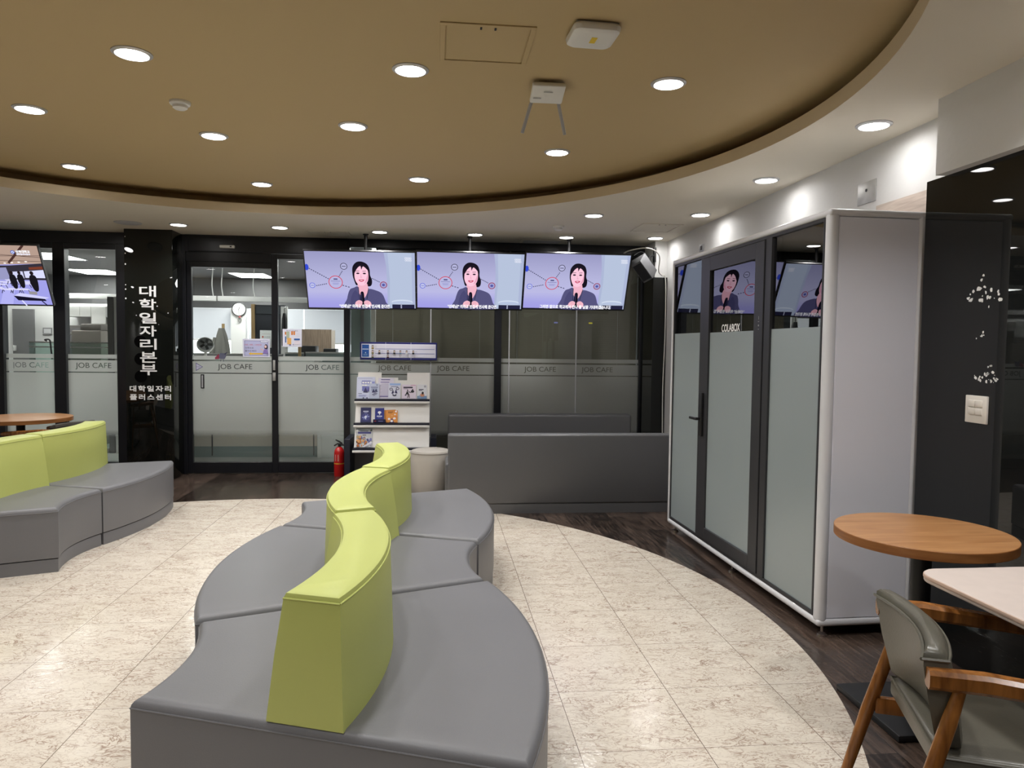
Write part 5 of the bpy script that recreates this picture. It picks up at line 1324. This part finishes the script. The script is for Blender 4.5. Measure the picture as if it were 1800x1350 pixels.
for x0, x1, y, z, m, s in ((-1.76, -1.12, 9.98, 1.32, 'teal_panel', 'greenish-grey desk screen behind the right glass door'), (-3.2, -2.06, 9.98, 1.288, 'grey_wall', 'dark grey desk screen behind the left glass door'), (-2.03, -1.79, 10.0, 1.31, 'teal_panel', 'narrow greenish desk screen by the door stile')):
    t = thing('desk_screen', s, 'partition', ((x0 + x1) / 2, y, 0)); w = (x1 - x0) / 2
    MB().box((-w, -0.02, 0.05), (w, 0.02, z), M[m], 0.003, 1).build('panel', t, smooth=False)
    MB().box((-w, -0.025, z - 0.015), (w, 0.025, z + 0.005), M['plate_steel']).build('top_rail', t, smooth=False)
    for s_ in (-1, 1): MB().box((s_ * (w - .03) - .02, -0.12, 0), (s_ * (w - .03) + .02, 0.12, 0.05), M['plate_steel']).build('foot', t, smooth=False)
wpn = thing('wood_partition', 'brown wood-grain office partition behind the floor-plan poster', 'partition', (-1.66, 11.6, 0))
MB().box((-0.44, -0.03, 0.0), (0.01, 0.03, 1.66), M['partition_wood']).build('panel', wpn, smooth=False)
MB().box((0.01, -0.035, 0.0), (0.06, 0.035, 1.65), M['counter_beige']).build('edge_post', wpn, smooth=False)
dg_ = thing('dark_partition', 'tall dark partition with wooden post behind the arrow poster', 'partition', (-2.52, 11.9, 0))
MB().box((-0.355, -0.03, 0.0), (0.10, 0.03, 2.04), cmat((44, 48, 56))).build('panel', dg_, smooth=False)
MB().box((-0.41, -0.05, 0.0), (-0.355, 0.05, 2.05), M['stick_wood'], 0.003).build('post', dg_, smooth=False)
MB().box((-0.33, -0.05, 1.90), (0.10, -0.03, 2.02), cmat((60, 66, 72))).build('sign_strip', dg_, smooth=False)
for x, y, z, w, h, s in ((-1.78, 10.4, 1.26, .20, .145, 'black office machine showing above the greenish desk screen'), (-1.495, 10.45, 1.26, .17, .11, 'low black office machine right of the taller one')):
    t = thing('office_printer', s, 'printer', (x, y, 0))
    MB().box((-w / 2 - .04, -0.2, 0), (w / 2 + .04, 0.2, z), M['printer_grey']).build('cabinet', t, smooth=False)
    MB().box((-w / 2, -0.15, z), (w / 2, 0.15, z + h), M['dark_grey_plastic'], 0.01).build('scanner', t)
hc = thing('hanging_jacket', 'black jacket hanging behind the left edge of the right glass door', 'jacket', (-2.165, 10.6, 1.40))
MB().loft([[(w * math.cos(a * PI / 8), 0.05 * math.sin(a * PI / 8), z) for a in range(16)] for z, w in ((0.0, .035), (0.2, .04), (0.38, .032), (0.46, .016))], M['black_cloth']).build('body', hc)
MB().tube([(0, 0, 0.45), (0.0, 0.0, 0.52), (0.02, 0.0, 0.55)], 0.006, M['chrome'], 8).build('hook', hc)
MB().box((-0.06, 0.06, -1.40), (0.03, 0.10, 0.56), M['office_white']).build('hanger_post', hc)
# stick sign on the counter
ss = thing('sign_post', 'thin wooden post below the floor-plan poster, standing on the counter', 'post', (-1.705, 9.25, 1.24))
MB().box((-0.018, -0.012, 0), (0.018, 0.012, 0.30), M['stick_wood'], 0.002).build('stick', ss); MB().box((-0.06, -0.05, 0), (0.06, 0.05, 0.012), M['stick_wood'], 0.002).build('foot', ss)
# left part of the office: door, white room wall, cabinets
lw = struct(MB().box((-7.2, 11.55, 0), (-4.35, 11.62, 2.0), M['office_white']).build('wall_office_inner', smooth=False))
od = bpy.data.objects.new('door_3', None); COL.objects.link(od); od['kind'] = 'structure'
MB().box((-6.27, 11.50, 0), (-5.98, 11.545, 1.90), M['grey_wall']).build('leaf', od, smooth=False)
MB().box((-6.25, 11.46, 1.28), (-6.22, 11.50, 1.36), M['white_plastic'], 0.003).build('door_handle', od)
uc = thing('wall_cabinet', 'white wall cabinet in the office behind the glass left of the pillar', 'cabinet', (-5.10, 11.35, 1.79))
for k, (xa, xb, zb) in enumerate(((-0.28, -0.08, 0), (-0.075, 0.075, 0), (0.08, 0.28, -0.10))): MB().box((xa, -0.17, zb), (xb, -0.15, 0.15), M['white_paint'], 0.002, 1).build('door', uc, smooth=False)
MB().box((-0.28, -0.15, 0), (0.28, 0.19, 0.15), M['office_white']).build('body', uc, smooth=False)
gc = thing('grey_cabinet', 'grey office cupboard under the white wall cabinet', 'cabinet', (-5.10, 11.3, 0))
MB().box((-0.29, -0.2, 0), (0.28, 0.24, 1.66), M['printer_grey'], 0.004).build('body', gc, smooth=False)
for k in range(2): MB().box((-0.285 + k * 0.285, -0.215, 0.05), (-0.005 + k * 0.28, -0.2, 1.62), cmat((112, 110, 112)), 0.003, 1).build('door', gc, smooth=False)
pn_ = thing('copier', 'grey-brown copier in front of the office cupboard', 'copier', (-4.78, 10.75, 0))
MB().box((-0.20, -0.25, 0), (0.19, 0.25, 1.58), cmat((128, 122, 114)), 0.02).build('body', pn_)
MB().box((-0.10, -0.22, 1.58), (0.18, 0.22, 1.67), cmat((112, 108, 102)), 0.02).build('feeder', pn_)
MB().box((-0.32, -0.18, 1.52), (-0.20, 0.12, 1.55), cmat((196, 194, 190)), 0.004).build('tray', pn_)
for x, z, w, h, s in ((-5.80, 1.58, .13, .10, 'small framed notice on the white office wall'), (-5.66, 1.55, .06, .13, 'narrow notice beside the framed one on the office wall')):
    t = thing('wall_notice', s, 'notice', (x, 11.54, z))
    MB().box((-w / 2, -0.008, -h / 2), (w / 2, 0, h / 2), cmat((150, 150, 152)), 0.001, 1).build('frame', t, smooth=False)
    MB().box((-w * .38, -0.0095, -h * .32), (w * .38, -0.0075, h * .32), cmat((224, 224, 226))).build('sheet', t, smooth=False)
gp = thing('glass_screen', 'greenish glass office screen with white bands left of the pillar', 'glass screen', (-4.65, 9.8, 0))
MB().box((-0.50, 0, 0.0), (0.45, 0.010, 1.41), M['green_glass']).build('pane', gp, smooth=False)
MB().box((-0.50, -0.003, 1.345), (0.45, -0.0005, 1.36), M['letter_white']).build('band', gp, smooth=False)
MB().box((-0.50, -0.002, 1.405), (0.45, 0.012, 1.42), M['plate_steel']).build('top_rail', gp, smooth=False)
MB().box((-0.50, -0.02, 0), (0.45, 0.03, 0.06), M['plate_steel']).build('floor_rail', gp, smooth=False)
MB().tube(bez([(-0.29, -0.005, 1.43), (-0.29, -0.04, 1.445), (-0.235, -0.05, 1.445), (-0.22, -0.05, 1.39), (-0.21, -0.04, 1.20)]), 0.010, M['dark_metal'], 10).build('pull_handle', gp)
op = thing('office_post', 'dark office post beside the white edge strip left of the sign pillar', 'post', (-4.15, 9.8, 0))
MB().box((-0.04, -0.03, 0), (0.03, 0.05, 2.0), M['grey_wall']).build('post', op, smooth=False)
MB().box((0.04, -0.03, 0), (0.08, 0.05, 2.0), M['office_white']).build('edge_strip', op, smooth=False)
# closed blinds behind the right-hand bays
for x0, x1, s in ((-0.70, 0.665, 'closed brown slat blind behind the glass above the brochure rack'), (0.675, 2.31, 'closed brown slat blind behind the glass above the grey bench')):
    t = thing('slat_blind', s, 'blind', ((x0 + x1) / 2, BY + 0.16, 2.42))
    w = (x1 - x0) / 2
    b = MB(); n = 92
    for k in range(n):
        z = -0.02 - k * 0.0255
        b.box((-w, -0.0145, z - 0.0008), (w, 0.0145, z + 0.0008), M['blind'], mtx=Matrix.Translation((0, 0, z)) @ Matrix.Rotation(math.radians(-78), 4, 'X') @ Matrix.Translation((0, 0, -z)))
    b.build('slats', t, smooth=False)
    MB().box((-w, -0.02, 0), (w, 0.02, 0.18), M['dark_grey_plastic']).build('head_rail', t, smooth=False)
    b = MB()
    for xx in (-w * 0.72, w * 0.72): b.tube([(xx, -0.014, 0), (xx, -0.014, -2.34)], 0.0015, M['grey_plastic'], 5)
    b.build('ladder_cord', t, smooth=False)
wc = thing('white_strip', 'bright white upright strip behind the staff chart', 'post', (-0.785, 9.0, 0))
MB().box((-0.028, 0, 0), (0.028, 0.08, 2.3), M['office_white'], 0.003, 1).build('panel', wc, smooth=False)
gw = thing('office_screen_wall', 'flat grey partition behind the staff chart and its left post', 'partition', (-0.97, 9.15, 0))
MB().box((-0.10, 0, 0), (0.14, 0.05, 2.3), M['teal_panel'], 0.003, 1).build('panel', gw, smooth=False)
MB().box((0.02, -0.012, 0), (0.06, 0.0, 2.3), M['grey_wall']).build('rail', gw, smooth=False)
